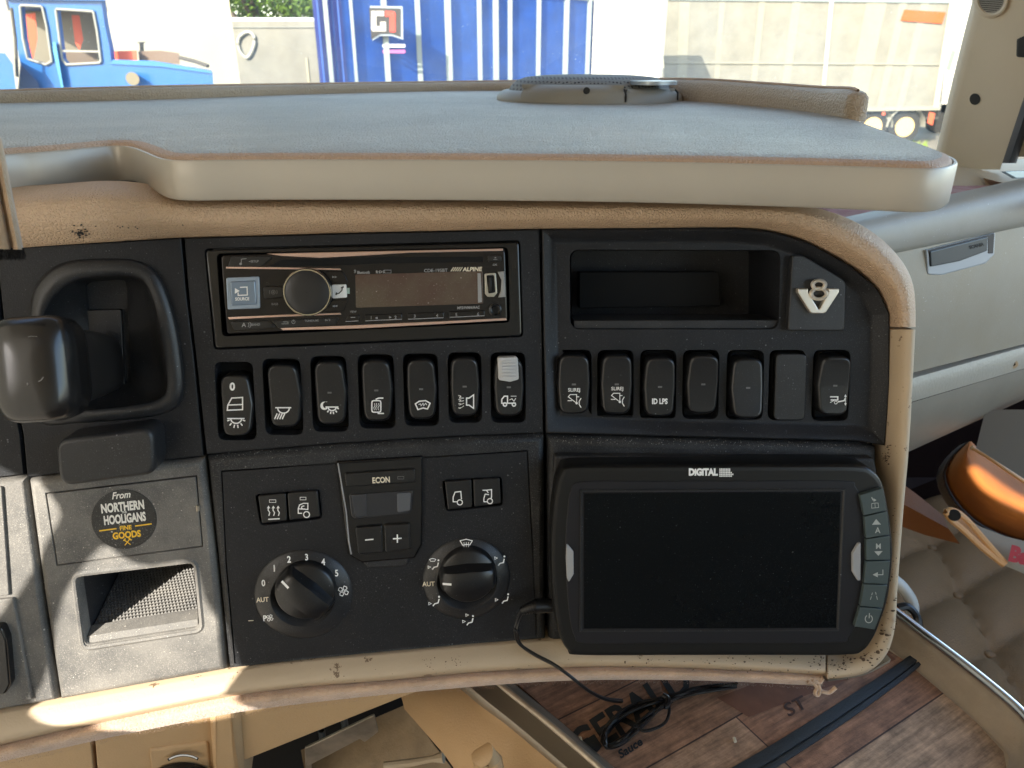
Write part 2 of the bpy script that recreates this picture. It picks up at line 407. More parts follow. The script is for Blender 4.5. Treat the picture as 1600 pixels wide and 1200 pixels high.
def band(name, F, inner, outer, wf, m, parent=None, n=90, k=14, label=None, sm=True, ends=True):
    """Surface between two px polylines; wf(t, s) = height over the panel, t 0..1 from inner to outer, s 0..1 along."""
    a = resample(smooth(inner, 8) if sm else inner, n); b = resample(smooth(outer, 8) if sm else outer, n); rows = []
    for i in range(n):
        row = []
        for j in range(k + 1):
            t = j / k; x, y = a[i].lerp(b[i], t); w = wf(t, i / (n - 1))
            row.append(F(x, y, 0 if w < 0 else w) + (F.nrm(x, y) * w if w < 0 else V((0, 0, 0))))
        row = [F(a[i].x, a[i].y, 0) + F.nrm(a[i].x, a[i].y) * -.05] + row
        rows.append(row)
    if ends:
        for e in (0, -1):
            row = [F(*a[e].lerp(b[e], j / k), 0) + F.nrm(*a[e]) * -.02 for j in [0] + list(range(k + 1))]
            rows = [row] + rows if e == 0 else rows + [row]
    return grid(name, rows, m, parent, label=label)
def boxm(name, lo, hi, m, parent=None, bev=0, label=None):
    bm = bmesh.new(); bmesh.ops.create_cube(bm, size=1)
    for v in bm.verts: v.co = V([lo[k] + (v.co[k] + .5) * (hi[k] - lo[k]) for k in range(3)])
    if bev: bmesh.ops.bevel(bm, geom=bm.edges[:], offset=bev, segments=3, affect='EDGES')
    vs = [v.co.copy() for v in bm.verts]; bm.verts.index_update(); fs = [tuple(v.index for v in f.verts) for f in bm.faces]; bm.free()
    return add(name, vs, fs, m, parent, label=label)

from mathutils.bvhtree import BVHTree
class OnMesh:
    """decal surface: the point of an object's own skin that lies under a photo pixel, lifted by a hair"""
    def __init__(s, o, lift=.00018):
        off = wloc(o); me = o.data; s.lift = lift
        s.b = BVHTree.FromPolygons([v.co + off for v in me.vertices], [tuple(p.vertices) for p in me.polygons])
    def __call__(s, x, y, w=0):
        d = ray(x, y).normalized(); h, n, i, t = s.b.ray_cast(EYE, d)
        if h is None: return EYE + d * .45
        if n.dot(d) > 0: n = -n
        return h + n * (s.lift + w)
    def nrm(s, x, y): return V((0, -1, 0))
def flakes(rn, spots, n):
    its = []
    for _ in range(n):
        cx, cy, sx, sy, smax = rn.choice(spots); x = cx + rn.gauss(0, sx); y = cy + rn.gauss(0, sy); s = rn.uniform(.35, 1) ** 2 * smax; a0 = rn.uniform(0, 6.3); st = rn.uniform(.35, 1)
        its.append(('f', [(x + s * rn.uniform(.5, 1.2) * math.cos(a0 + b), y + s * st * rn.uniform(.5, 1.2) * math.sin(a0 + b)) for b in (0, .9, 1.9, 2.8, 3.9, 5.1)]))
    return its

# ============================================================ THE SETTING
GZ = 0.0
def emat(name, col, rough=.7, **k): return mat(name, col, rough, **k)
g = onz(800, 100, 0)
add('ground', [(-150, 3, 0), (150, 3, 0), (150, 400, 0), (-150, 400, 0), (-150, -60, 0), (150, -60, 0)], [(0, 1, 2, 3), (4, 5, 1, 0)],
    mat('yard_gravel', (.22, .20, .16), .9, grain=30, gd=.02, var=.2, vs=.5), smooth=None)
tag(bpy.data.objects['ground'], kind='structure')

def tree(x, y, h, r, label, seed, m_leaf, m_bark, grp):
    rn = random.Random(seed); root = thing('broadleaf_tree', (x, y, 0), label, 'tree', grp)
    tube('trunk', [(x, y, 0), (x + .1, y, h * .3), (x - .1, y + .1, h * .6), (x, y, h * .85)], [r * .09, r * .07, r * .05, r * .02], m_bark, root)
    tubes('limbs', [[(x, y, h * (.3 + .06 * i)), (x + math.cos(i * 2.4) * r * .5, y + math.sin(i * 2.4) * r * .5, h * (.45 + .06 * i))] for i in range(7)], r * .025, m_bark, root)
    vs = []; fs = []
    cl = [(rn.gauss(0, .5), rn.gauss(0, .5), rn.uniform(-.9, 1)) for _ in range(46)]
    for _ in range(5200):
        c = rn.choice(cl); p = V((x + (c[0] + rn.gauss(0, .14)) * r, y + (c[1] + rn.gauss(0, .14)) * r, h * .66 + (c[2] * (1 - .3 * abs(c[0])) * .55 + rn.gauss(0, .07)) * r))
        s = rn.uniform(.07, .17); a = V((rn.gauss(0, 1), rn.gauss(0, 1), rn.gauss(0, 1))).normalized(); b = a.orthogonal().normalized()
        i = len(vs); vs += [p - a * s, p + b * s * .5, p + a * s, p - b * s * .5]; fs.append((i, i + 1, i + 2, i + 3))
    add('crown', vs, fs, m_leaf, root, smooth=None)
leafm = mat('leaves', (.12, .21, .03), .6, var=.4, vs=1.5); leafm2 = mat('leaves_light', (.15, .20, .04), .6, var=.4, vs=1.5)
bark = mat('bark', (.12, .10, .08), .9)
for i, (px, y, h, r, m_, lb) in enumerate((
    (405, 34, 9, 4.2, leafm, 'green tree behind the cream van body on the left'),
    (470, 37, 8, 4.0, leafm2, 'lighter green tree just left of the blue curtain trailer'),
    (720, 36, 7.5, 4.0, leafm2, 'green tree peeking over the middle of the blue trailer'),
    (860, 38, 7.8, 4.5, leafm, 'green tree over the right end of the blue trailer'))):
    p = ony(px, 98, y); tree(p.x, y, h, r, lb, 11 + i, m_, bark, 'trees behind the parked trailers')

# outdoors vehicles ------------------------------------------------------
glassd = mat('cab_window_dark', (.10, .11, .10), .3, coat=.2)
def slab(name, quad, y0, thick, m, parent, label=None):
    """photo-pixel polygon standing on the vertical plane y = y0, extruded away from the viewer"""
    a = [ony(px, py, y0) for px, py in quad]; b = [V((p.x * (1 + thick / p.y), p.y + thick, p.z)) for p in a]; k = len(a)
    fs = [tuple(t) for t in tessellate_polygon([a])] + [tuple(k + i for i in t) for t in tessellate_polygon([b])]
    fs += [(i, (i + 1) % k, k + (i + 1) % k, k + i) for i in range(k)]
    return add(name, a + b, fs, m, parent, smooth=20, label=label)
def vbox(name, px0, px1, y, ztop, zbot, depth, m, parent, yaw=0, y1=None):
    """body from pixel column px0 to px1; y at the left end, y1 at the right end"""
    y1 = y if y1 is None else y1
    xl = ony(px0, 98, y).x; xr = ony(px1, 98, y1).x
    a = [(xl, y, zbot), (xr, y1, zbot), (xr, y1, ztop), (xl, y, ztop)]; b = [(p[0] * (1 + depth / p[1]), p[1] + depth, p[2]) for p in a]
    return add(name, a + b, [(0, 1, 2, 3), (7, 6, 5, 4), (0, 4, 5, 1), (1, 5, 6, 2), (2, 6, 7, 3), (3, 7, 4, 0)], m, parent, smooth=None)
whitem = mat('white_body', (.30, .30, .275), .45, var=.07, vs=1.2, wear=(2.2, .36, (.35, .33, .28)))
creamm = mat('cream_body', (.245, .245, .22), .5, var=.2, vs=1.6)
bluem = mat('machine_blue', (.008, .12, .42), .35, var=.12, vs=3)
navy = mat('curtain_blue', (.018, .09, .42), .5, var=.25, vs=2.2)
navy2 = mat('curtain_violet', (.07, .09, .38), .5, var=.1, vs=1)
steel = mat('steel_posts', (.26, .32, .34), .45, .1)
tyre = mat('tyre', (.03, .03, .03), .85); rim = mat('wheel_rim', (.75, .55, .26), .5); chass = mat('chassis', (.08, .075, .07), .7)
# big white box body behind the blue machine
t = thing('box_truck', ony(180, 98, 12.5) * 1, 'big white box body standing behind the blue machine at the left', 'truck')
t.location.z = 0
vbox('box_body', -420, 366, 12.5, 4.2, 1.0, 2.5, whitem, t)
vbox('corner_post', 362, 371, 12.47, 4.2, 1.0, .03, mat('corner_grey', (.40, .39, .33), .5), t)
vbox('lower_rail', -420, 366, 12.46, 1.25, 1.05, .03, steel, t)
for px in (-350, -250, 260): 
    p = ony(px, 98, 12.9); tube('wheel', [(p.x, 12.7, .5), (p.x, 13.1, .5)], .5, tyre, t, n=28)
# blue machine
t = thing('blue_machine', V((ony(110, 98, 8).x, 8, 0)), 'bright blue crane carrier with glazed cab and long low bonnet', 'work vehicle')
def blocky(name, poly, y0, th, m, label=None): return slab(name, poly, y0, th, m, t, label)
cabp = [(12, -4), (158, 2), (164, 40), (172, 78), (182, 175), (25, 175), (32, 100)]
holes_ = [[(31, 8), (66, 10), (73, 42), (81, 96), (72, 101), (43, 92), (36, 60)], [(87, 14), (146, 18), (152, 50), (158, 98), (104, 101), (97, 92)]]
a = [ony(x, y, 8) for x, y in cabp]; hh = [[ony(x, y, 8) for x, y in rnd(h, 4, 3)] for h in holes_]
flat = a + [p for h in hh for p in h]
fs = [tuple(i) for i in tessellate_polygon([a] + hh)]; k = len(flat); back = [p + V((0, .08, 0)) for p in flat]
fs += [tuple(k + i for i in f) for f in fs]
b0 = 0
for lp in [a] + hh:
    n_ = len(lp); fs += [(b0 + i, b0 + (i + 1) % n_, k + b0 + (i + 1) % n_, k + b0 + i) for i in range(n_)]; b0 += n_
cab = add('cab_wall', flat + back, fs, bluem, t, smooth=20)
slab('cab_back_wall', [(30, -4), (158, -4), (182, 175), (34, 175)], 9.6, .06, mat('far_cab_wall', (.16, .15, .12), .6), t)
slab('cab_roof', [(6, -9), (163, -7), (165, 1), (8, -1)], 7.95, 1.7, bluem, t)
ang = mat('seat_orange', (.62, .10, .04), .6)
slab('seat_back', [(40, 22), (55, 20), (58, 60), (52, 92), (44, 88)], 8.7, .25, ang, t)
slab('seat_back', [(112, 24), (124, 24), (130, 62), (124, 78), (117, 66)], 8.7, .25, ang, t)
slab('engine_cover', [(96, 82), (150, 80), (152, 101), (98, 102)], 8.9, .3, mat('cab_inside_dark', (.14, .11, .09), .7), t)
frm = mat('window_rubber', (.30, .31, .30), .5)
for h in holes_:
    hp = [ony(x, y, 7.985) for x, y in smooth(rnd(h, 5, 3), 2, True)]
    f_ = tube('window_frame', hp, .012, frm, t, closed=True)
slab('window_bar', [(95, 78), (155, 79), (155, 82), (95, 81)], 7.98, .03, frm, t)
slab('door_handle', [(82, 66), (87, 66), (99, 137), (96, 137), (83, 80)], 7.93, .05, mat('pale_blue', (.05, .28, .5), .4), t)
slab('cab_corner_shade', [(25, 175), (32, 100), (60, 130), (66, 175)], 7.93, .04, mat('shadow_blue', (.02, .05, .16), .6), t)  # dark blue sheet paints the shade on the cab's lower corner
slab('bonnet', [(172, 98), (250, 101), (332, 113), (337, 175), (180, 175)], 7.9, 1.6, bluem, t)
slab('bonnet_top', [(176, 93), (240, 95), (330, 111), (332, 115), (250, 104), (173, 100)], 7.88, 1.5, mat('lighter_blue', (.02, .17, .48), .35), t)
slab('orange_tank', [(174, 80), (214, 79), (215, 96), (190, 98), (176, 90)], 8.2, .4, mat('machine_orange', (.75, .10, .04), .5), t)
slab('engine_part', [(216, 80), (250, 79), (280, 83), (281, 100), (218, 97)], 8.3, .5, mat('engine_brown', (.17, .12, .09), .7), t)
tube('exhaust_stub', [ony(222, 82, 8.4), ony(221, 66, 8.4)], .02, chass, t); slab('rain_cap', [(214, 66), (228, 65), (222, 70)], 8.38, .06, chass, t)
tube('lever_bar', [ony(281, 90, 8.3), ony(305, 96, 8.2), ony(325, 103, 8.1)], .018, chass, t)
tube('headlamp', [ony(207, 123, 7.86), ony(207, 123, 7.75)], .06, mat('lamp_glass', (.3, .27, .2), .2), t, n=18)
tube('mirror_stem', [ony(18, 12, 7.8), ony(24, 60, 7.8), ony(27, 120, 7.8)], .014, chass, t)
slab('side_tank', [(-60, 80), (8, 83), (20, 100), (25, 140), (22, 175), (-60, 175)], 7.7, 1, bluem, t)
for px in (-20, 110, 250):
    p = ony(px, 98, 8.4); tube('wheel', [(p.x, 8.2, .55), (p.x, 8.55, .55)], .55, tyre, t, n=28)
# cream van body with a shield emblem
t = thing('cream_van', V((ony(435, 98, 20).x, 20, 0)), 'cream van body with a shield emblem between white box and blue trailer', 'van')
vbox('van_body', 355, 512, 20, 3.33, .55, 2.2, creamm, t)
grid('roof_edge', [[V((ony(px, 98, 20).x, 19.97 + .25 * math.sin(a), 3.18 + .25 * (1 - math.cos(a)))) for a in [k * .3 for k in range(6)]] for px in (355, 430, 512)], mat('roof_blue_grey', (.35, .44, .50), .4), t)
tube('shield_emblem', [ony(px, py, 19.95) for px, py in smooth([(386, 50), (397, 57), (396, 74), (386, 90), (374, 78), (373, 60)], 5, True)], .035, mat('emblem_grey', (.52, .52, .47), .5), t, closed=True, n=6)
vbox('seam_rail', 355, 512, 19.96, 1.88, 1.82, .03, mat('rail_tan', (.50, .46, .36), .5), t)
vbox('door_seam', 478, 481, 19.97, 2.5, .6, .03, mat('seam_tan', (.42, .40, .30), .5), t)
for px in (375, 490): p = ony(px, 98, 20); tube('wheel', [(p.x, 19.95, .36), (p.x, 20.3, .36)], .36, tyre, t, n=24)
# blue curtain-side trailer
t = thing('curtain_trailer', V((ony(700, 98, 17).x, 17, 0)), 'blue curtain side trailer with pale vertical posts and a black logo panel', 'trailer')
TA, TB = ony(497, 98, 14), ony(925, 98, 19.2)
def yb(px):
    d = ray(px, 98); m = (px - 800) / FPX / d.y   # x = m*y on the sight line; the trailer side is a straight line in plan
    s = (m * TA.y - TA.x) / ((TB.x - TA.x) - m * (TB.y - TA.y)); return TA.y + s * (TB.y - TA.y)
vbox('trailer_body', 541, 925, yb(541), 3.72, 1.1, 2.5, navy, t, y1=yb(925))
vbox('end_curtain', 497, 541, yb(497), 3.9, 1.1, 2.4, navy2, t, y1=yb(541))
vbox('roof_rail', 541, 926, yb(541) - .05, 3.80, 3.70, 2.55, steel, t, y1=yb(926) - .05)
vbox('lower_rail', 541, 926, yb(541) - .05, 1.15, 1.0, 2.55, steel, t, y1=yb(926) - .05)
for px, wd in ((516, 7), (555, 5), (605, 9), (656, 8), (702, 10), (750, 7), (775, 9), (797, 7), (841, 7), (883, 9), (918, 7)):
    vbox('side_post', px - wd / 2, px + wd / 2, yb(px) - .06, 3.74, 1.1, .05, steel, t, y1=yb(px) - .06)
for px in (504, 526, 535): vbox('curtain_fold', px - 1.5, px + 1.5, yb(px) - .03, 3.85, 1.1, .03, navy, t)
lg = slab('logo_panel', [(569, 9), (629, 10), (630, 62), (612, 56), (594, 56), (571, 70)], yb(600) - .16, .02, mat('logo_white_rim', (.32, .40, .5), .5), t)
slab('logo_field', [(572, 12), (626, 13), (626, 58), (612, 53), (594, 53), (574, 65)], yb(600) - .175, .012, mat('logo_black', (.035, .035, .04), .6), t)
yl = yb(600) - .19
slab('logo_letter', [(580, 17), (600, 17), (600, 25), (588, 25), (588, 41), (594, 41), (594, 34), (603, 34), (603, 49), (582, 49), (580, 45)], yl, .01, mat('logo_white', (.5, .5, .5), .5), t)
slab('logo_letter', [(602, 17), (616, 18), (618, 22), (618, 50), (609, 50), (609, 26), (602, 26)], yl, .01, mat('logo_red', (.75, .06, .04), .5), t)
slab('logo_caption', [(594, 69), (633, 69), (633, 74), (594, 74)], yb(612) - .13, .01, mat('caption_white', (.6, .65, .8), .5), t)
slab('logo_caption', [(596, 78), (633, 78), (633, 83), (596, 83)], yb(612) - .13, .01, mat('caption_pink', (.55, .12, .35), .5), t)
for px in (570, 620, 860): p = ony(px, 98, yb(px) + .4); tube('wheel', [(p.x, p.y, .5), (p.x, p.y + .3, .5)], .5, tyre, t, n=28)
# white trailer (nose) and cream trailer
t = thing('white_trailer', V((ony(980, 98, 19).x, 19, 0)), 'brilliant white box trailer right of the blue curtain trailer', 'trailer')
vbox('trailer_body', 925, 1036, 19, 4.6, 1.1, 3, mat('bright_white', (.75, .75, .72), .4), t)
vbox('door_gap', 1032, 1035, 18.97, 4.5, 1.1, .03, steel, t)
for px in (940, 1020): p = ony(px, 98, 19); tube('wheel', [(p.x, 19.1, .5), (p.x, 19.4, .5)], .5, tyre, t, n=28)
t = thing('cream_trailer', V((ony(1260, 98, 25).x, 25, 0)), 'weathered cream box trailer with an orange mark at its upper right corner', 'trailer')
z_t, z_b = ony(1300, 1, 25).z, ony(1300, 172, 25).z
def sbx(name, poly, y0, th, m): return slab(name, poly, y0, th, m, t)
sbx('trailer_body', [(1034, -2), (1491, 3), (1462, 169), (1040, 180)], 25, 2.4, creamm)
sbx('top_rail', [(1034, -5), (1492, 0), (1491, 5), (1034, 0)], 24.95, 2.45, steel)
sbx('bottom_rail', [(1040, 172), (1470, 166), (1469, 172), (1040, 179)], 24.95, 2.4, mat('rail_dark', (.30, .30, .26), .5))
panelb = mat('panel_bright', (.29, .29, .25), .45, var=.06)
for q in ((1062, 1078), (1124, 1133), (1186, 1196), (1238, 1252), (1354, 1386), (1406, 1418), (1440, 1452)):
    sbx('stained_panel', [(q[0], 3), (q[1], 3), (q[1] - (q[1] - 1000) * .09, 166), (q[0] - (q[0] - 1000) * .09, 168)], 24.98, .03, panelb)
sbx('rear_post', [(1296, 2), (1303, 2), (1287, 168), (1281, 168)], 24.93, .08, mat('post_grey', (.42, .44, .40), .5))
sbx('corner_post', [(1484, 2), (1492, 2), (1466, 168), (1458, 168)], 24.93, .08, mat('post_tan', (.55, .50, .38), .5))
sbx('orange_mark', [(1413, 15), (1478, 19), (1472, 37), (1407, 32)], 24.94, .02, mat('signal_orange', (.62, .10, .01), .5))
sbx('side_band', [(1040, 96), (1474, 99), (1473, 102), (1040, 99)], 24.95, .03, panelb)
sbx('chassis_beam', [(1200, 177), (1468, 172), (1466, 186), (1200, 192)], 25.3, 1.5, chass)
for px in (1310, 1360, 1410):
    c = ony(px, 200, 25.2); z = .5
    w_ = tube('wheel', [(c.x, 25.1, z), (c.x, 25.45, z)], .5, tyre, t, n=32); tube('wheel_rim', [(c.x, 25.05, z), (c.x, 25.09, z)], .30, rim, t, n=24)
    A = [(c.x + math.cos(a) * .60, 24.95, z + math.sin(a) * .6) for a in [math.pi * (k / 14) for k in range(15)]]
    grid('mudguard', [[V(p), V((p[0], 25.5, p[2]))] for p in A], mat('mudguard_grey', (.45, .46, .42), .5), t)
sbx('red_reflector', [(1452, 175), (1461, 177), (1457, 196), (1449, 192)], 24.9, .05, mat('reflector_red', (.7, .12, .06), .3))
sbx('red_reflector', [(1378, 175), (1383, 175), (1383, 180), (1378, 180)], 24.9, .05, mat('reflector_red_small', (.7, .12, .06), .3))
# far white wall of light between trailer and pillar: a pale lorry parked further off
t = thing('pale_lorry', V((ony(1530, 98, 29).x, 29, 0)), 'pale lorry half hidden behind the windscreen pillar at the far right', 'truck')
slab('lorry_body', [(1493, -60), (1700, -60), (1700, 172), (1470, 176)], 29, 3, mat('lorry_white', (.6, .6, .57), .45), t)
slab('lorry_mirror', [(1487, 78), (1494, 80), (1484, 112), (1478, 108)], 24.5, .1, mat('mirror_green_grey', (.20, .24, .22), .5), t)
for px in (1490, 1600): p = ony(px, 98, 29); tube('wheel', [(p.x, 29, .5), (p.x, 29.3, .5)], .5, tyre, t, n=24)
# grass by the wheels
rn = random.Random(5); vs = []; fs = []
for _ in range(2600):
    px = rn.uniform(1385, 1475); y = rn.uniform(17, 24.4); p = V((ony(px, 98, y).x, y, 0)); h = rn.uniform(.06, .22); a = rn.uniform(0, 6.28)
    i = len(vs); vs += [p, p + V((math.cos(a) * .03, math.sin(a) * .03, 0)), p + V((rn.gauss(0, .04), rn.gauss(0, .04), h))]; fs.append((i, i + 1, i + 2))
tag(add('grass', vs, fs, mat('grass_blades', (.20, .30, .04), .7), smooth=None), 'tufts of bright green grass beside the trailer wheels', 'grass', kind='stuff')

# ============================================================ WINDSCREEN AND PILLAR
def glass_mat():
    m = bpy.data.materials.new('windscreen_glass'); m.use_nodes = True; nt = m.node_tree; N = nt.nodes; L = nt.links.new; N.clear()
    o = N.new('ShaderNodeOutputMaterial'); tr = N.new('ShaderNodeBsdfTransparent'); tr.inputs[0].default_value = (.70, .66, .56, 1)
    gl = N.new('ShaderNodeBsdfGlossy'); gl.inputs['Roughness'].default_value = .02
    df = N.new('ShaderNodeBsdfTranslucent'); df.inputs[0].default_value = (.9, .93, .85, 1)
    tc = N.new('ShaderNodeTexCoord'); n1 = N.new('ShaderNodeTexNoise'); n1.inputs['Scale'].default_value = 9; n1.inputs['Detail'].default_value = 8
    n2 = N.new('ShaderNodeTexNoise'); n2.inputs['Scale'].default_value = 420; n2.inputs['Detail'].default_value = 2
    for n in (n1, n2): L(tc.outputs['Object'], n.inputs[0])
    r1 = N.new('ShaderNodeMapRange'); r1.inputs[1].default_value = .35; r1.inputs[2].default_value = .75; r1.inputs[3].default_value = .02; r1.inputs[4].default_value = .13; L(n1.outputs[0], r1.inputs[0])
    r2 = N.new('ShaderNodeMapRange'); r2.inputs[1].default_value = .70; r2.inputs[2].default_value = .76; r2.inputs[4].default_value = .25; L(n2.outputs[0], r2.inputs[0])
    ad = N.new('ShaderNodeMath'); L(r1.outputs[0], ad.inputs[0]); L(r2.outputs[0], ad.inputs[1])
    m1 = N.new('ShaderNodeMixShader'); L(ad.outputs[0], m1.inputs[0]); L(tr.outputs[0], m1.inputs[1]); L(df.outputs[0], m1.inputs[2])
    m2 = N.new('ShaderNodeMixShader'); m2.inputs[0].default_value = .035; L(m1.outputs[0], m2.inputs[1]); L(gl.outputs[0], m2.inputs[2]); L(m2.outputs[0], o.inputs[0])
    return m
ZS = EYE.z - .0466                      # shelf top height
rows = []
for i in range(25):
    x = -1.25 + 2.25 * i / 24; bow = 1.42 - .22 * (x / 1.0) ** 2
    rows.append([V((x, bow + .10 - .16 * k, ZS - .12 + .85 * k)) for k in (0, .33, .66, 1)])
tag(grid('windscreen', rows, glass_mat()), 'large dusty curved windscreen glass behind the dashboard shelf', 'windscreen')

pl = thing('windscreen_pillar', onz(1510, 255, ZS - .02), 'beige windscreen pillar trim with round speaker, screw hole and black seal', 'pillar')
def FP(px, py, w=0):                    # pillar face: a gently bowed upright surface turned towards the driver
    d = ray(px, py); y = .98 - (px - 1500) / 100 * .07 + .02 * math.cos((px - 1450) / 60); return EYE + d * ((y - w) / d.y)
class FPx:
    def __call__(s, px, py, w=0): return FP(px, py, w)
    def nrm(s, px, py): return V((-.35, -.93, .1)).normalized()
FPI = FPx()
rows = []
for i in range(19):
    py = -25 + 290 * i / 18
    xl = 1520 - 62 * (max(0, py) / 255) ** .95; xr = 1566 + (255 - py) * .33
    row = [FP(xl + (xr - xl) * k / 14, py) for k in range(15)]
    row[0] = EYE + (row[0] - EYE) * 1.03
    row = [EYE + (row[0] - EYE) * 1.10 + V((.008, 0, 0))] + row; rows.append(row)
grid('trim_panel', rows, MT['beige_c'], pl)
rings('speaker_ring', FPI, circ(1549, -2, 27, 30), [(0, -.002), (1, .004), (4, .006), (7, .003)], MT['beige_c'], pl, cap=False)
sg = pad('speaker_grille', FPI, circ(1549, -2, 20, 23), .0005, .003, MT['spk'], pl)
glyph('grille_slots', FPI, [('l', [(1549 - math.sqrt(max(0, 19 ** 2 - (y * .85) ** 2)) , -2 + y), (1549 + math.sqrt(max(0, 19 ** 2 - (y * .85) ** 2)), -2 + y - 2)]) for y in range(2, 22, 3)], .0036, MT['hole'], sg, wd=1.1)
pad('screw_hole', FPI, circ(1523.5, 155, 8.5, 9), -.002, .0008, MT['hole'], pl, bev=.5)
rings('hole_rim', FPI, circ(1523, 155, 11.5, 12), [(0, -.001), (1.5, .0012), (3, .0010), (4, -.001)], MT['beige_c'], pl, cap=False)
pad('slot_cover', FPI, rnd([(1591, 60), (1640, 40), (1640, 92), (1590, 88)], 4), -.002, .004, MT['hole'], pl)
grid('window_seal', [[FP(1566 + (255 - py) * .33 + q, py, w) for q, w in ((-1, -.005), (2, .012), (10, .02), (18, .012), (22, -.005))] for py in range(-25, 262, 14)], MT['seal'], pl)
grid('door_trim', [[FP(1586 + (255 - py) * .33 + q, py, -.01) for q in (0, 60, 130)] for py in range(-25, 275, 30)], MT['beige_c'], pl)

# ============================================================ SHELF
sh = thing('dash_shelf', V((0, .42, ZS - .02)), 'wide leather topped shelf with satin trim edge across the dashboard top', 'shelf')
front = smooth([(-70, 250), (20, 241), (60, 238), (110, 234), (150, 230), (180, 228), (202, 230), (222, 237), (240, 245), (258, 249.5), (290, 251), (400, 250), (600, 250), (800, 251), (1000, 253), (1200, 257), (1350, 261), (1440, 264), (1473, 263), (1490, 259), (1497, 254), (1492, 247), (1470, 238), (1400, 212), (1330, 186)], 5)
backl = smooth([(1325, 185), (1240, 174), (1140, 166), (1040, 158), (900, 148), (790, 143), (500, 147), (250, 157), (0, 163), (-70, 165)], 4)
top = [onz(x, y, ZS) for x, y in front + backl]
t2 = [(p.x, p.y) for p in top]
def zring(pts, z): return [V((x, y, z)) for x, y in pts]
def prism_z(name, pts, prof, m, parent, captop=True, capbot=False):
    vs = []; k = len(pts); fs = []
    for ins, z in prof: vs += zring(inset(pts, ins) if ins else pts, z)
    for r in range(len(prof) - 1):
        for i in range(k): j = (i + 1) % k; fs.append((r * k + i, r * k + j, (r + 1) * k + j, (r + 1) * k + i))
    for on, b in ((capbot, 0), (captop, (len(prof) - 1) * k)):
        if on: fs += [tuple(b + i for i in t_) for t_ in tessellate_polygon([vs[b:b + k]])]
    return add(name, vs, fs, m, parent)
prism_z('trim_edge', t2, [(.006, ZS - .0215), (.001, ZS - .0205), (0, ZS - .019), (0, ZS - .001), (.0006, ZS), (.0018, ZS), (.0022, ZS - .001)], MT['silver'], sh, captop=False, capbot=True)
lt = inset(t2, .0022)
prism_z('leather_piping', lt, [(0, ZS - .002), (.0005, ZS + .0002), (.002, ZS + .0016), (.0055, ZS + .0028)], MT['lbrown'], sh, captop=False)
prism_z('leather_top', inset(t2, .0077), [(0, ZS + .0028), (.005, ZS + .0036), (.012, ZS + .004)], MT['lshelf'], sh)
bodyp = [(-1.15, .60), (.20, .60), (.24, .66), (.24, 1.12), (-1.15, 1.20)]
BODY = bodyp
# stitched padded rail at the back
lip_b = smooth([(-80, 168), (0, 164), (250, 158), (500, 149), (800, 144), (1050, 159), (1180, 169), (1260, 178), (1318, 188)], 6)
lip_t = smooth([(-80, 146), (0, 143), (250, 136), (500, 131.5), (800, 127), (1050, 124), (1180, 131), (1260, 137), (1300, 139)], 6)
rows = []; nn_ = len(lip_b)
for i in range(nn_):
    b = onz(*lip_b[i], ZS + .002); d = ray(*lip_t[i]); tp = EYE + d * (b.y / d.y)
    tdir = (onz(*lip_b[min(i + 1, nn_ - 1)], ZS) - onz(*lip_b[max(i - 1, 0)], ZS)).normalized(); nb = V((-tdir.y, tdir.x, 0))
    h = tp.z - b.z; q = max(0, (i - nn_ + 4)) / 3.0; h *= (1 - .08 * q ** 3)
    rows.append([b, b + V((0, 0, h * .5)) - nb * .002, b + V((0, 0, h * .85)) - nb * .0005, b + V((0, 0, h * .97)) + nb * .003, b + V((0, 0, h)) + nb * .008,
                 b + V((0, 0, h * .97)) + nb * .014, b + V((0, 0, h * .8)) + nb * .017, b + nb * .018])
lipo = thing('padded_rail', rows[nn_ // 2][0].copy(), 'stitched tan leather rail standing along the rear of the shelf', 'rail')
grid('leather_face', rows, MT['llip'], lipo)
endr = rows[-1]; tl = (rows[-1][0] - rows[-3][0]); tl.z = 0; tl.normalize(); nbl = V((-tl.y, tl.x, 0))
mid = [endr[0] + nbl * .009 + V((0, 0, p.z - endr[0].z)) for p in endr]; zt_ = max(p.z for p in endr); z0_ = min(p.z for p in endr)
rows2 = [endr] + [[p.lerp(m_, 1 - math.cos(a)) + tl * (.009 * math.sin(a)) - V((0, 0, 1)) * (.012 * ((p.z - z0_) / (zt_ - z0_)) ** 3 * (1 - math.cos(a))) for p, m_ in zip(endr, mid)] for a in (.35, .7, 1.05, 1.35, 1.57)]
grid('end_cap', rows2, MT['llip'], lipo)
tubes('seam_stitching', [[rows[i][4] + V((0, 0, .0008)) for i in range(nn_)]], .0012, MT['lbrown'], lipo)

# speaker pod on the shelf
c0 = onz(922, 149, ZS + .004); RX, RY = .116, .118
sp = thing('dash_speaker', V((c0.x, c0.y, ZS + .004)), 'round grey mesh speaker pod standing on the leather shelf', 'speaker')
def ringz(rx, ry, z, n=72, cut=None): return [V((c0.x + rx * math.cos(2 * math.pi * i / n), c0.y + ry * math.sin(2 * math.pi * i / n), ZS + .004 + z)) for i in range(n)]
prof = [(1.0, 0), (1.0, .003), (.99, .006), (.965, .009), (.93, .011), (.90, .0118), (.88, .0118), (.86, .010), (.85, .006)]
c0.y = onz(922, 163, ZS + .004).y + RY; c0.x -= .014
grid('speaker_housing', [ringz(RX * a, RY * a, z) for a, z in prof], MT['spk'], sp, closed=True)
grid('speaker_mesh', [ringz(RX * a, RY * a, z) for a, z in ((.88, .009), (.84, .017), (.78, .0225), (.68, .0262), (.5, .0282), (.3, .029), (.02, .0293))], None or bpy.data.materials.get('x') or MT['grille'], sp, closed=True)
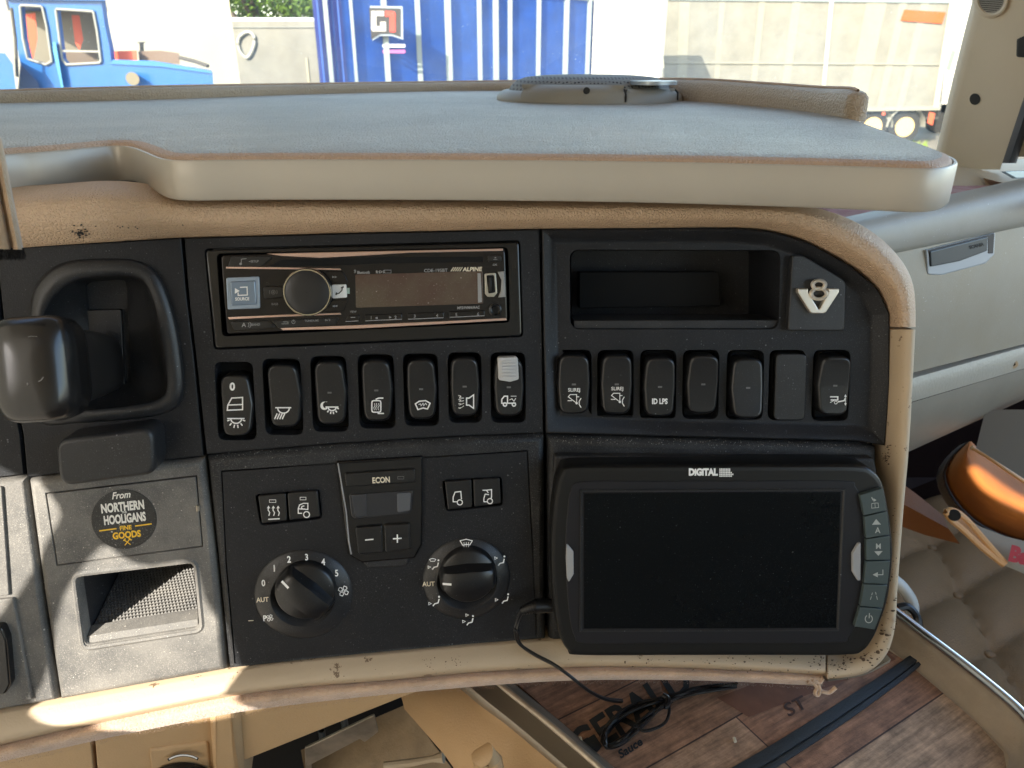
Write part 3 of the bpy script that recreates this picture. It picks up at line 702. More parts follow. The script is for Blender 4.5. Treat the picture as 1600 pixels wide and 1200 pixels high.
def arcpad(name, a0, a1, ri, ro, zi, zo, m, n=16):
    rows = []
    for i in range(n + 1):
        a = R(a0 + (a1 - a0) * i / n); e = min(1, min(i, n - i) / (n * .22)); f = lambda r, z: V((c0.x + RX * r * math.cos(a), c0.y + RY * r * math.sin(a), ZS + .004 + z))
        r_i = ro - (ro - ri) * (math.sin(e * math.pi / 2)); rows.append([f(ro + .012, zo - .010), f(ro + .008, zo), f(ro - .03, zo + .0035 + .002 * e), f(r_i, zi + .0015), f(r_i - .005, zi - .002)])
    return grid(name, rows, m, sp)
arcpad('housing_lobe', 222, 284, .86, .992, .018, .0105, MT['spk'])
hp = V((c0.x - .014, c0.y - RY * .965, ZS + .0175)); tube('screw_hole', [hp + V((0, -.0030, .001)), hp + V((0, .001, -.001))], .0036, MT['hole'], sp, n=20)
lobe2 = arcpad('badge_mount', 286, 325, .86, .992, .014, .0085, MT['spk'])
bp = V((c0.x + RX * .56, c0.y - RY * .70, ZS + .0275))
tube('badge', [bp + V((0, 0, -.004)), bp], .027, mat('badge_silver', (.45, .50, .54), .3, .5), sp, n=32)
for a in (285, 328):
    f = lambda r, z: V((c0.x + RX * r * math.cos(R(a)), c0.y + RY * r * math.sin(R(a)), ZS + .004 + z)); tube('housing_joint', [f(1.004, .002), f(1.0, .010), f(.955, .0150)], .0010, MT['hole'], sp, n=6)
# mesh holes: pits are dark dots painted into the base colour
gm = MT['grille']; nt = gm.node_tree
bsdf = [n for n in nt.nodes if n.type == 'BSDF_PRINCIPLED'][0]; tcn = nt.nodes.new('ShaderNodeTexCoord'); ck = nt.nodes.new('ShaderNodeTexVoronoi')
ck.inputs['Scale'].default_value = 230; ck.inputs['Randomness'].default_value = 0; nt.links.new(tcn.outputs['Object'], ck.inputs[0])
cr = nt.nodes.new('ShaderNodeMapRange'); cr.inputs[1].default_value = .25; cr.inputs[2].default_value = .4; nt.links.new(ck.outputs['Distance'], cr.inputs[0])
mxn = nt.nodes.new('ShaderNodeMix'); mxn.data_type = 'RGBA'; mxn.inputs[6].default_value = (.015, .015, .014, 1); mxn.inputs[7].default_value = (.22, .21, .19, 1)
nt.links.new(cr.outputs[0], mxn.inputs[0]); nt.links.new(mxn.outputs[2], bsdf.inputs['Base Color'])

# ============================================================ DASHBOARD
db = thing('dashboard', PA(700, 800, -.02), 'black truck dashboard panel with padded tan surround, switches and cubbies', 'dashboard')
def pbase(F, px, py, w=0): return F(px, py, w)
W0 = -.014
# --- switch geometry first: every slot is a hole in its panel
SW = [  # frame, cap box, slot box, shear
 (PM, (340, 586, 388, 680), (334, 565, 395, 688)), (PM, (415, 569, 464, 668), (409, 560, 469, 680)), (PM, (489, 564, 536, 664), (484, 556, 541, 675)),
 (PM, (563, 562, 609, 659), (558, 553, 615, 670)), (PM, (634, 561, 679, 656), (629, 552, 684, 666)), (PM, (703, 558, 747, 651), (699, 550, 752, 661)),
 (PM, (772, 560, 817, 651), (766, 550, 821, 661)),
 (PR, (872, 554, 921, 648), (867, 549, 926, 660)), (PR, (940, 554, 988, 648), (935, 549, 993, 660)), (PR, (1008, 558, 1056, 652), (1003, 549, 1061, 660)),
 (PR, (1076, 554, 1124, 648), (1071, 549, 1129, 659)), (PR, (1146, 560, 1195, 653), (1141, 549, 1200, 660)), (PR, (1213, 553, 1261, 657), (1208, 549, 1266, 661)),
 (PR, (1283, 556, 1332, 650), (1278, 549, 1337, 662))]
def sh_(x0): return (850 - x0) * .0135 if x0 < 850 else -(x0 - 900) * .012
slots = {id(PM): [], id(PR): []}
for F, cap, slot in SW: slots[id(F)].append((rnd(box(*slot, sh_(slot[0])), 12, 4), .014))
# upper plates
radio_hole = rnd([(319, 388), (813, 375), (818, 527), (334, 547)], 7, 3)
pcu = [(287, 371.5), (560, 364), (843.5, 358), (848, 520), (850, 677), (700, 683), (520, 694), (322, 711), (308, 580), (294, 460)]
up_c = rings('radio_panel', PM, pcu, [(0, W0), (0, .0), (.6, .0014), (2, .002)], MT['panel'], db, holes=[(radio_hole, .014)] + slots[id(PM)])
slot_hole = rnd([(891, 390), (1226, 391), (1223, 517), (892, 517)], 16, 5)
pru = rnd([(846.5, 358), (1150, 356), (1205, 361), (1262, 378), (1330, 415), (1372, 450), (1391, 490), (1391, 600), (1384, 697), (1340, 690), (1050, 683), (853, 677), (849, 520)], [0, 40, 60, 60, 60, 40, 20, 0, 0, 0, 0, 0, 0], 4)
up_r = rings('switch_panel', PR, pru, [(0, W0), (0, .003), (1, .0042), (3, .0046), (11, .003), (19, -.0012), (24, -.002)], MT['panel'], db, holes=[(slot_hole, .060)] + slots[id(PR)], wref=.0046, holding=.3)
# --- lower climate zone ledge and plate
pcl = [(322, 714), (520, 697), (700, 686), (850.5, 680), (852, 860), (853, 1001), (600, 1021), (357, 1048), (340, 880)]
cl_hole = [(345, 735), (825, 703), (833, 850), (840, 996), (600, 1018), (366, 1041), (352, 880)]
rings('climate_surround', PM, pcl, [(0, W0), (0, .002), (2, .0045), (8, .0062), (10, .0064)], MT['ledge'], db, holes=[(cl_hole, .012)], wref=.0064, holding=.2)
prl = [(853.5, 680), (1050, 686), (1340, 693), (1372, 700), (1368, 860), (1358, 1000), (1300, 1030), (1000, 1030), (857, 1012), (855, 860)]
rings('monitor_backing', PR, prl, [(0, W0), (0, .0), (3, .003), (9, .0045), (16, .0046)], MT['ledge'], db, wref=.0046)
pad('mount_ridge', PR, rnd([(866, 712), (1366, 716), (1372, 742), (864, 740)], 6), .004, .012, MT['ledge'], db, bev=4)
rn = random.Random(21); vs = []; fs = []
for _ in range(420):
    x = rn.uniform(330, 1360); yl = 711 - (x - 322) * .064 if x < 850 else 682 + (x - 850) * .022
    y = yl + rn.uniform(-2, 9); p = PA(x, y, .0045 + .0004 * rn.random()); s = rn.uniform(.00012, .00036); b0 = len(vs)
    n_ = PA.nrm(x, y); u_ = V((1, 0, 0)); v_ = n_.cross(u_)
    vs += [p + u_ * s, p + v_ * s, p - u_ * s, p - v_ * s, p + n_ * s * 1.4]; fs += [(b0, b0 + 1, b0 + 4), (b0 + 1, b0 + 2, b0 + 4), (b0 + 2, b0 + 3, b0 + 4), (b0 + 3, b0, b0 + 4)]
tag(add('grit', vs, fs, mat('grit_pale', (.30, .29, .27), .9), db, smooth=None), kind='stuff')
# --- left (lever) panel
cub_hole = rnd([(117, 900), (303, 878), (312, 981), (133, 1009)], 10, 4)
door_hole = [(70, 770), (308, 742), (318, 855), (88, 885)]
lever_hole = smooth([(48, 480), (60, 440), (95, 412), (150, 405), (215, 408), (248, 432), (268, 480), (281, 540), (287, 610), (270, 640), (225, 652), (120, 660), (62, 658), (50, 580)], 4, True)
plu = [(-6, 388), (283, 371.5), (291, 460), (303, 560), (318, 713), (200, 727), (42, 747), (36, 680), (12, 560), (2, 470)]
rings('lever_panel', PL, plu, [(0, W0), (0, 0), (.8, .0016), (2.5, .002)], MT['panel'], db, holes=[(lever_hole, .03)])
pll = [(43, 751), (200, 731), (318.5, 717), (338, 880), (353, 1049), (225, 1072), (93, 1096), (66, 920)]
rings('cubby_panel', PL, pll, [(0, W0), (0, .002), (2, .0045), (8, .0062), (10, .0064)], MT['panel_dusty_sunlit'], db, holes=[(cub_hole, .0105), (door_hole, .010)], wref=.0064, holding=.2)
dr = pad('cubby_door', PL, [(73, 772.5), (305.5, 745), (315.5, 853), (90, 882.5)], -.006, .0066, MT['panel_dusty_sunlit'], db, bev=1.2)
tube('door_catch', [PL(309, 790, .007), PL(309.5, 798, .007)], .0011, MT['metal'], dr, n=8)
# --- far left column
pfl = [(-70, 400), (-8, 394), (-1, 470), (8, 560), (32, 680), (38, 742), (-70, 755)]
rings('column_panel', PL, pfl, [(0, W0), (0, 0), (2, .002)], MT['panel'], db)
pfl2 = [(-70, 760), (39, 747), (62, 920), (89, 1096), (0, 1112), (-70, 1125)]
rings('column_lower_panel', PL, pfl2, [(0, W0), (0, .002), (3, .005), (7, .006)], MT['panel_dusty_sunlit'], db, wref=.006)
pad('column_drawer', PL, rnd([(-60, 944), (20, 935), (49, 1093), (-60, 1110)], 3), .005, .0085, MT['panel_dusty_sunlit'], db, bev=1.5)
pad('column_handle', PL, rnd([(-60, 985), (2, 980), (10, 1000), (16, 1070), (8, 1085), (-60, 1092)], 8), .007, .015, MT['gloss'], db, bev=3)
pad('column_cover', PL, rnd([(-60, 768), (2, 760), (14, 930), (-60, 938)], 3), .0055, .0078, MT['panel_dusty_sunlit'], db, bev=1.2)
glyph('backing_gaps', PA, [('l', [(285, 372), (292, 460), (305, 580), (320, 712), (339, 880), (355, 1049)], 5)], -.013, MT['gap'], db)
# --- big backing so nothing shows through the joints
vs = []; fs = []; holes3 = ((112, 872, 318, 1014), (886, 385, 1231, 522), (44, 398, 294, 666)); xs_ = list(range(-70, 1391, 10)); ys_ = list(range(396, 1001, 10))
for y in ys_:
    for x in xs_: vs.append(PA(x, y, 0) + PA.nrm(x, y) * -.016)
for j in range(len(ys_) - 1):
    for i in range(len(xs_) - 1):
        x, y = xs_[i], ys_[j]
        if any(x + 10 > h[0] and x < h[2] and y + 10 > h[1] and y < h[3] for h in holes3): continue
        w_ = len(xs_); fs.append((j * w_ + i, j * w_ + i + 1, (j + 1) * w_ + i + 1, (j + 1) * w_ + i))
add('panel_backing', vs, fs, MT['gap'], db)

prism_z('dash_body', BODY, [(0, EYE.z - 1.28), (0, ZS - .03)], MT['inner'], db, captop=True)
# --- cubbies
basin('cubby_recess', PL, inset(cub_hole, 1), -.002, -.004, MT['inner'], db, ins=.6)
bpy.data.objects.remove(bpy.data.objects['cubby_recess'])
def pocket(name, F, hole, depth, m, w0, floor_m=None, drop=.0):
    k = len(hole); vs = []
    for w in (w0, w0 - .002, -depth):
        for (x, y) in inset(hole, 1.2 if w == w0 else 1.6):
            p = F(x, y, w0) + F.nrm(x, y) * (w - w0)
            if w == -depth: p += V((0, 0, 1)) * 0 - F.V * drop
            vs.append(p)
    fs = []
    for r in range(2):
        for i in range(k): j = (i + 1) % k; fs.append((r * k + j, r * k + i, (r + 1) * k + i, (r + 1) * k + j))
    fs += [tuple(2 * k + i for i in t_) for t_ in tessellate_polygon([vs[2 * k:]])]
    return add(name, vs, fs, m, db)
pocket('storage_cubby', PL, cub_hole, .17, MT['inner'], .0055, drop=-.040)
# cubby lip and studded floor mat
lip = rings('cubby_lip', PL, rnd([(133, 1009), (119, 902), (302, 880), (312, 981)], 8, 4), [(-9, .0062), (-5, .0076), (-1.5, .0072), (1, .0045), (1.5, 0.0)], MT['panel_dusty_sunlit'], db, cap=False, wref=.0062)
mat_pts = [PL(137, 1000, .004), PL(309, 973, .004)]
A0, A1 = mat_pts; inn = V((PL.N.x, PL.N.y, 0)).normalized() * -1
upn = V((0, 0, 1)); rows = [[A0 + inn * q + upn * h, A1 + inn * q + upn * h] for q, h in ((-.001, -.002), (.001, .002), (.010, .003), (.012, .001), (.165, .001))]
grid('cubby_mat', rows, MT['panel_dusty_sunlit'], db, smooth_=20)
vs = []; fs = []
for i in range(30):
    for j in range(40):
        c = A0.lerp(A1, (i + .5 + .5 * (j % 2)) / 31) + inn * (.014 + j * .0031) + upn * .001
        b0 = len(vs); s = .0010
        vs += [c + V((-s, -s, 0)), c + V((s, -s, 0)), c + V((s, s, 0)), c + V((-s, s, 0)), c + V((0, 0, .0011))]; fs += [(b0, b0 + 1, b0 + 4), (b0 + 1, b0 + 2, b0 + 4), (b0 + 2, b0 + 3, b0 + 4), (b0 + 3, b0, b0 + 4)]
tag(add('mat_studs', vs, fs, MT['panel_dusty_sunlit'], db, smooth=None), kind='stuff')
pocket('upper_compartment', PR, slot_hole, .065, MT['inner'], -.003)
pad('compartment_ledge', PR, [(897, 501), (1219, 500), (1221, 514), (896, 514)], -.04, -.0045, MT['inner'], db, bev=1.5)
pad('compartment_divider', PR, rnd([(905, 425), (1124, 425), (1126, 478), (905, 482)], 3), -.06, -.045, MT['gap'], db, bev=2)
# --- emblem plinth
ep = pad('emblem_plinth', PR, rnd([(1238, 399), (1255, 399), (1322, 439), (1320, 517), (1231, 517)], [5, 6, 14, 8, 5]), -.004, .0030, MT['softblk'], db, bev=2.2)
em = pad('emblem', PR, rnd([(1247, 451), (1267, 451), (1267, 459), (1283.5, 484), (1284, 481), (1296, 459), (1296, 451), (1311.5, 451), (1311, 457), (1289, 490), (1266, 490), (1247, 457)][:0] or
   [(1247, 451), (1263, 451), (1263, 457), (1279, 483), (1281, 483), (1295, 457), (1295, 451), (1311.5, 451), (1311, 457), (1291, 488), (1287, 490), (1269, 490), (1266, 488), (1247, 457)], 1), .003, .0066, MT['emblem'], ep, bev=1.4)
def ringpx(cx, cy, rx, ry, wd): return ('c', circ(cx, cy, rx, ry, 28), wd)
for cx, cy, r in ((1279.5, 445, 8.5), (1279.5, 459, 10.5)):
    rows = []
    for i in range(40):
        a = 2 * math.pi * i / 40; rows.append([PR(cx + (r * 1.15 + q) * math.cos(a), cy + (r * .80 + q * .8) * math.sin(a), w) for q, w in ((3.6, .003), (3.0, .0072), (0, .0084), (-3, .0072), (-3.6, .003))])
    grid('emblem_ring', rows + [rows[0]], MT['emblem2'], ep)

# --- padded tan surround
def wtop(t, s): return .006 + .015 * math.sin(min(1, t * 1.25) * math.pi * .62) - (.05 * max(0, t - .72) if True else 0)
inner = [(-60, 394), (60, 385), (180, 377), (283, 371), (420, 367), (560, 363), (700, 360), (845, 357), (1000, 356), (1150, 355), (1212, 361), (1268, 378), (1336, 415), (1376, 450), (1392, 486), (1394, 511)]
outer = [(-60, 292), (60, 286), (150, 280), (215, 284), (290, 300), (420, 302), (560, 304), (700, 306), (870, 308), (1050, 310), (1210, 314), (1290, 324), (1355, 350), (1404, 390), (1433, 440), (1436, 511)]
def wtop2(t, s):
    e = math.sin(math.pi * min(1, max(0, t * 1.12))) if t < .5 / 1.12 else 1
    w = .006 + .012 * e
    if t > .62: w -= .030 * ((t - .62) / .38) ** 2
    return w
band('padded_top', PA, inner, outer, wtop2, MT['lpad'], db, n=220, k=16)
# worn black spot on the pad
rn = random.Random(3); its = []
for _ in range(70):
    a = rn.uniform(0, 6.28); r = abs(rn.gauss(0, 1)); x = 124 + math.cos(a) * r * 9; y = 363 + math.sin(a) * r * 4.5; s = rn.uniform(.8, 2.6)
    its.append(('f', [(x + s * rn.uniform(.5, 1.2) * math.cos(b), y + s * .6 * rn.uniform(.5, 1.2) * math.sin(b)) for b in (0, 1.2, 2.4, 3.7, 5)]))
for x, y in ((184, 352), (188, 354), (192, 352.5), (201, 354), (212, 353), (215, 355), (286, 350), (150, 352)):
    its.append(('f', [(x - 1.6, y), (x, y - 1), (x + 1.8, y + .4), (x, y + 1)]))
tag(glyph('scuff_marks', OnMesh(bpy.data.objects['padded_top']), its, 0, mat('scuff_black', (.03, .028, .028), .8), db), kind='stuff')
# right trim (hard beige) and corner
def wr(t, s): return .0055 + .0115 * math.sin(math.pi * min(1, t * 1.25 + .02) * .5) if t < .8 else .017 - .05 * ((t - .8) / .2) ** 2
strim = band('side_trim', PA, [(1394, 515), (1391, 600), (1386, 700), (1379, 800), (1370, 900), (1360, 985), (1340, 1012), (1318, 1022), (1294, 1024)],
     [(1435.5, 515), (1431, 600), (1425, 700), (1416, 800), (1407, 920), (1403, 985), (1388, 1030), (1352, 1058), (1293, 1066)], wr, MT['beige_worn'], db, n=160, k=16)
def wb(t, s): return .0065 + .010 * math.sin(math.pi * min(1, t * 1.1) * .5) - (.028 * ((t - .7) / .3) ** 2 if t > .7 else 0)
bi = [(-70, 1129), (0, 1114), (92, 1098), (225, 1074), (355, 1050), (480, 1033), (600, 1022), (730, 1010), (855, 1001), (950, 1000), (1100, 1006), (1290, 1022)]
bo = [(-70, 1184), (0, 1171), (90, 1150), (175, 1132), (280, 1110), (380, 1091), (480, 1079), (600, 1070), (730, 1058), (850, 1051), (950, 1048), (1100, 1051), (1290, 1060)]
ltrim = band('lower_trim', PA, bi, bo, wb, MT['beige_worn'], db, n=200, k=16)
grime = mat('grime_brown', (.10, .065, .04), .85)
rn = random.Random(31)
glyph('trim_scuffs', OnMesh(strim), flakes(rn, [(1392, 905, 3, 14, 2.4), (1386, 960, 6, 16, 3.2), (1378, 1000, 8, 12, 3.4), (1362, 1028, 12, 7, 3.2), (1318, 1040, 12, 6, 2.6), (1302, 1048, 5, 7, 2.4), (1391, 707, 3, 5, 2.2), (1386, 718, 3, 4, 2.4), (1398, 830, 2, 30, 1.6), (1412, 640, 4, 60, .9)], 210), 0, grime, strim)
glyph('trim_scuffs', OnMesh(ltrim), flakes(rn, [(1010, 1032, 24, 5, 2.2), (1120, 1032, 50, 3, 1.8), (1230, 1034, 36, 4, 2.2), (1180, 1046, 70, 2, 1.3), (1276, 1036, 6, 9, 2.2), (672, 1036, 8, 5, 1.6), (710, 1036, 10, 6, 1.4), (560, 1052, 120, 8, .8), (300, 1092, 90, 8, .7), (900, 1036, 70, 8, .8)], 210), 0, grime, ltrim)
# suede edging under the trim: fat, fuzzy roll
so = [(-70, 1215), (0, 1197), (90, 1177), (175, 1158), (280, 1137), (376, 1119), (480, 1105), (600, 1091), (700, 1082), (780, 1075), (880, 1069), (1020, 1067), (1150, 1070), (1286, 1077)]
si = [(x, y - 6) for x, y in bo[:-1]] + [(1286, 1053)]
def ws(t, s): return .0035 + .010 * math.sin(math.pi * min(1, .12 + t * .95)) - (.02 * ((t - .8) / .2) if t > .8 else 0)
sr = band('suede_edging', PA, si, so, ws, MT['suede'], db, n=200, k=10)
# fuzz along the lower edge
rn = random.Random(9); vs = []; fs = []; pts = resample(smooth(so, 8), 1600)
for p in pts:
    for _ in range(3):
        x = p.x + rn.gauss(0, 1); y = p.y - rn.uniform(0, 16); b = PA(x, y, .008 + (p.y - y) * .0003); l = rn.uniform(.6, 2.6); c = PA(x + rn.gauss(0, 1.6), y + l, .010 + rn.uniform(0, .002)); i = len(vs)
        vs += [b, b + V((.0002, 0, 0)), c]; fs.append((i, i + 1, i + 2))
tag(add('suede_fuzz', vs, fs, MT['suede'], sr, smooth=None), kind='stuff')
tubes('drawstring', [[PA(x, y, .013) for x, y in smooth(l, 5)] for l in ([(1262, 1064), (1272, 1068), (1276, 1076), (1273, 1083), (1278, 1086), (1281, 1078), (1278, 1068)], [(1270, 1062), (1280, 1066), (1286, 1060)], [(1283, 1080), (1296, 1082), (1306, 1074)])], .0013, MT['suede'], sr)
def wk(t, s): return .002 - .03 * t
band('under_cover', PA, [(1294, 1062), (1350, 1052), (1392, 1030)], [(1292, 1078), (1340, 1074), (1380, 1060)], lambda t, s: .004 - .02 * t, MT['greyd'], db, n=40, k=6)

def arc_(cx, cy, rx, ry, a0, a1, n=8): return [(cx + rx * math.cos(R(a0 + (a1 - a0) * i / n)), cy + ry * math.sin(R(a0 + (a1 - a0) * i / n))) for i in range(n + 1)]
# --- lever bezel and parking brake lever
bz_o = inset(lever_hole, -2)
well = smooth([(62, 540), (72, 490), (95, 455), (125, 437), (165, 433), (205, 433), (228, 445), (243, 488), (255, 560), (260, 600), (248, 622), (200, 633), (120, 640), (80, 636), (62, 600)], 4, True)
k = 70; bo_ = resample(bz_o + [bz_o[0]], k); wi_ = resample(well + [well[0]], k)
# line the loops up by angle
def byang(loop, c=(165, 540), n=72):
    L_ = [V(p) for p in loop]; out = []
    for i in range(n):
        a = 2 * math.pi * i / n - math.pi; d = V((math.cos(a), math.sin(a))); best = None
        for j in range(len(L_)):
            p, q = L_[j - 1] - V(c), L_[j] - V(c); e = q - p; den = d.x * e.y - d.y * e.x
            if abs(den) < 1e-9: continue
            t = (p.x * e.y - p.y * e.x) / den; u = (p.x * d.y - p.y * d.x) / den
            if t > 0 and -1e-6 <= u <= 1 + 1e-6 and (best is None or t > best): best = t
        out.append(V(c) + d * (best or 1))
    return out
A_, B_ = byang(bz_o), byang(well); slotp = rnd([(108, 445), (178, 440), (186, 610), (125, 622)], 10, 4); C_ = byang(slotp, (150, 535))
rows = []
for i in range(72):
    a, b, c = A_[i], B_[i], C_[i]; r = []
    for t, w in ((0, -.002), (.04, .002), (.10, .0048), (.2, .0062), (.55, .0072), (.85, .0070), (.96, .0058), (1.0, .004)): q = a.lerp(b, t); r.append(PL(q.x, q.y, w))
    for t, w in ((.05, -.001), (.2, -.008), (.45, -.015), (.75, -.021), (1.0, -.026)):
        q = b.lerp(c, t); r.append(PL(q.x, q.y, .004) * (1 - 0) + PL.N * (w - .004) * .75)
    rows.append(r)
rows.append(rows[0])
lvb = grid('lever_bezel', rows, MT['softblk'], db)
pocket_c = [PL(q.x, q.y, .004) + PL.N * -.0225 for q in C_]
add('lever_gate', pocket_c + [p - PL.N * .004 for p in pocket_c], [tuple(i + 72 for i in t_) for t_ in tessellate_polygon([pocket_c])] + [(i, (i + 1) % 72, 72 + (i + 1) % 72, 72 + i) for i in range(72)], MT['inner'], lvb)
pad('gate_slide', PL, rnd([(108, 490), (172, 488), (178, 612), (120, 618)], 4), -.0225, -.019, MT['softblk'], lvb, bev=1.5, wref=.0)
lv = thing('parking_brake_lever', PL(165, 570, -.01), 'glossy black parking brake lever with big rounded knob standing out of its bezel', 'lever')
def loft(name, secs, m, parent, n=40, e=.30):
    """secs: (centre, half-u, half-v, exponent) squircle sections facing the panel"""
    rows = []
    for c, hu, hv, tw in secs:
        r = []
        for j in range(n):
            a = 2 * math.pi * j / n; ca, sa = math.cos(a), math.sin(a); x = math.copysign(abs(ca) ** e, ca); y = math.copysign(abs(sa) ** e, sa)
            r.append(c + tw[0] * (x * hu) + tw[1] * (y * hv))
        rows.append(r)
    vs = [p for r in rows for p in r]; fs = []
    for i in range(len(rows) - 1):
        for j in range(n): fs.append((i * n + j, i * n + (j + 1) % n, (i + 1) * n + (j + 1) % n, (i + 1) * n + j))
    fs += [tuple(range(n)), tuple(range((len(rows) - 1) * n, len(rows) * n))]
    return add(name, vs, fs, m, parent, smooth=60)
a0 = PL(160, 568, -.018); a1 = PL(58, 577, .062); ax = (a1 - a0).normalized()
un = (PL.U - ax * PL.U.dot(ax)).normalized(); vn = ax.cross(un).normalized()
if vn.z < 0: vn = -vn
fr = (un, vn)
def at_(t, du=0, dv=0): return a0.lerp(a1, t) + un * du + vn * dv
loft('lever_stem', [(at_(0), .012, .017, fr), (at_(.25), .013, .019, fr), (at_(.5), .0135, .0205, fr), (at_(.72), .014, .023, fr), (at_(.80), .012, .02, fr)], mat('lever_black', (.024, .022, .021), .34, spec=.5), lv, e=.55)
kn = .0003
km = mat('knob_black', (.013, .012, .012), .26, coat=.2, spec=.6)
loft('lever_knob', [(at_(.66), .008, .014, fr), (at_(.69), .0135, .0215, fr), (at_(.74), .0165, .0245, fr), (at_(.82), .0178, .0262, fr), (at_(.95), .0185, .0268, fr), (at_(1.05), .0182, .0262, fr), (at_(1.10), .0168, .0245, fr), (at_(1.135), .0135, .021, fr), (at_(1.15), .008, .0145, fr), (at_(1.153), .002, .005, fr)], km, lv, e=.46, n=64)

klv = [o for o in bpy.data.objects if o.name == 'lever_knob'][0]
glyph('knob_scratches', OnMesh(klv, .0003), [('l', arc_(58, 588, 9, 8, 10, 75), .9), ('l', arc_(56, 586, 13, 11, 15, 70), .7), ('f', [(42, 599), (44, 598), (45, 601), (43, 602)]), ('l', arc_(52, 527, 8, 1.5, 200, 330), .7)], 0, mat('scratch_grey', (.20, .19, .18), .5), klv)
# --- padded block under the lever
pad('cupholder_front', PL, rnd([(85, 688), (240, 666), (244, 742), (92, 762)], [22, 22, 22, 22], 6), .000, .024, MT['softblk'], db, bev=8, bw=.004, steps=6)

# ============================================================ ROCKERS
names = ['interior light rocker printed with zero, door and lamp', 'rocker printed with a reading lamp', 'rocker printed with moon and night lamp', 'rocker printed with heated mirror symbol', 'rocker printed with heated windscreen symbol',
 'rocker printed with horn and lightning symbol', 'rocker printed with truck symbol under a silver slide', 'first rocker printed SLIREJ from the left', 'second rocker printed SLIREJ from the left', 'rocker printed ID LPS',
 'blank rocker between the ID LPS rocker and the pressed one', 'pressed blank rocker second from the blank filler', 'flat matt blank filler without print', 'rocker printed with trailer height arrows at the right end']
def arc(cx, cy, rx, ry, a0, a1, n=12): return [(cx + rx * math.cos(R(a0 + (a1 - a0) * i / n)), cy + ry * math.sin(R(a0 + (a1 - a0) * i / n))) for i in range(n + 1)]
def lamp(cx, cy, s=1, rays_=True):
    it = [('l', [(cx - 14 * s, cy), (cx + 13 * s, cy)]), ('l', arc(cx, cy, 8.5 * s, 7.5 * s, 0, 180))]
    if rays_: it += [('l', [(cx + math.cos(R(a)) * 10.5 * s, cy + math.sin(R(a)) * 9.8 * s), (cx + math.cos(R(a)) * 14.5 * s, cy + math.sin(R(a)) * 15 * s)]) for a in (14, 48, 78, 104, 134, 166)]
    return it
icons = {
 0: [('t', '0', 363, 604, 13, 1, 0, .03), ('c', [(356, 633), (362, 622), (379, 621), (379, 640), (355, 641)]), ('l', [(355, 633), (379, 632)])] + lamp(369, 654),
 1: [('l', [(430, 637), (455, 637)]), ('l', arc(443, 638, 9, 7.5, 0, 180))] + [('l', [(433 + i * 4, 646), (429 + i * 4, 655)]) for i in range(4)],
 2: lamp(519, 636, .75) + [('f', arc(507, 634, 6.5, 6.5, 60, 300, 14) + arc(510, 633, 5.4, 5.4, 290, 70, 12)[::1])],
 3: [('c', rnd(box(581, 626, 595, 644), 3, 2)), ('l', [(585, 641), (584, 637), (586, 634), (585, 630)], .9), ('l', [(588, 641), (587, 637), (589, 634), (588, 630)], .9), ('l', [(591.5, 641), (590.5, 637), (592.5, 634), (591.5, 630)], .9),
     ('l', [(587, 624), (592, 622), (599, 622)], 2), ('l', [(590, 646), (600, 646)], 2)],
 4: [('c', [(649, 631), (655, 627), (665, 626), (672, 630), (668, 639), (661, 637.5), (653, 640)]), ('l', [(654, 632), (657, 631), (658, 634), (661, 630), (662, 634), (665, 630), (667, 633)], 1)],
 5: [('c', [(729, 622), (733, 622), (740, 617), (740, 638), (733, 633), (729, 633)])] + [('l', [(716, 618 + i * 6.5), (720, 619 + i * 6), (718, 622 + i * 5.5), (725, 622 + i * 4)], 1.1) for i in range(4)],
 6: [('c', [(784, 630), (784, 624), (788, 619), (793, 619), (793, 630)]), ('l', [(793, 630), (806, 630)]), ('c', circ(789, 632, 2.6)), ('c', circ(803, 632, 2.6)), ('l', [(798, 619), (807, 619)], 1), ('l', [(796, 625), (800, 623), (803, 627), (806, 622)], 1.1)],
 7: [('t', 'SLIREJ', 897, 610, 7.2, 1.0, 0, .004)], 8: [('t', 'SLIREJ', 964.5, 608, 7.2, 1.0, 0, .004)],
 9: [('t', 'ID LPS', 1031, 627, 9, .78, 0, .03)],
 13: [('l', [(1297, 620), (1309, 620), (1309, 625), (1298, 625)]), ('l', [(1297, 629), (1303, 626)], 1), ('c', circ(1306, 629, 2.2), 1), ('l', [(1309, 628), (1319, 626), (1321, 622)]), ('l', [(1321, 617), (1321, 632)], .9), ('f', [(1319, 620), (1323, 620), (1321, 616)]), ('f', [(1319, 630), (1323, 630), (1321, 634)])]}
for q, (ox, oy) in enumerate(((897, 628), (964.5, 626))):
    icons[7 + q] += [('l', [(ox + 8, oy - 8), (ox + 4, oy - 8)], 1.3), ('c', [(ox - 9, oy - 8), (ox - 6, oy - 11.5), (ox + 4, oy - 11.5), (ox + 4, oy + 2)], 1.3), ('l', [(ox - 10, oy - 2), (ox - 3, oy - 2)], 1.3),
                     ('f', circ(ox + 4, oy + 2, 1.9, n=10)), ('l', [(ox + 11, oy - 6), (ox + 8, oy - 1), (ox + 8, oy + 4), (ox + 11, oy + 9)], 1.4)]
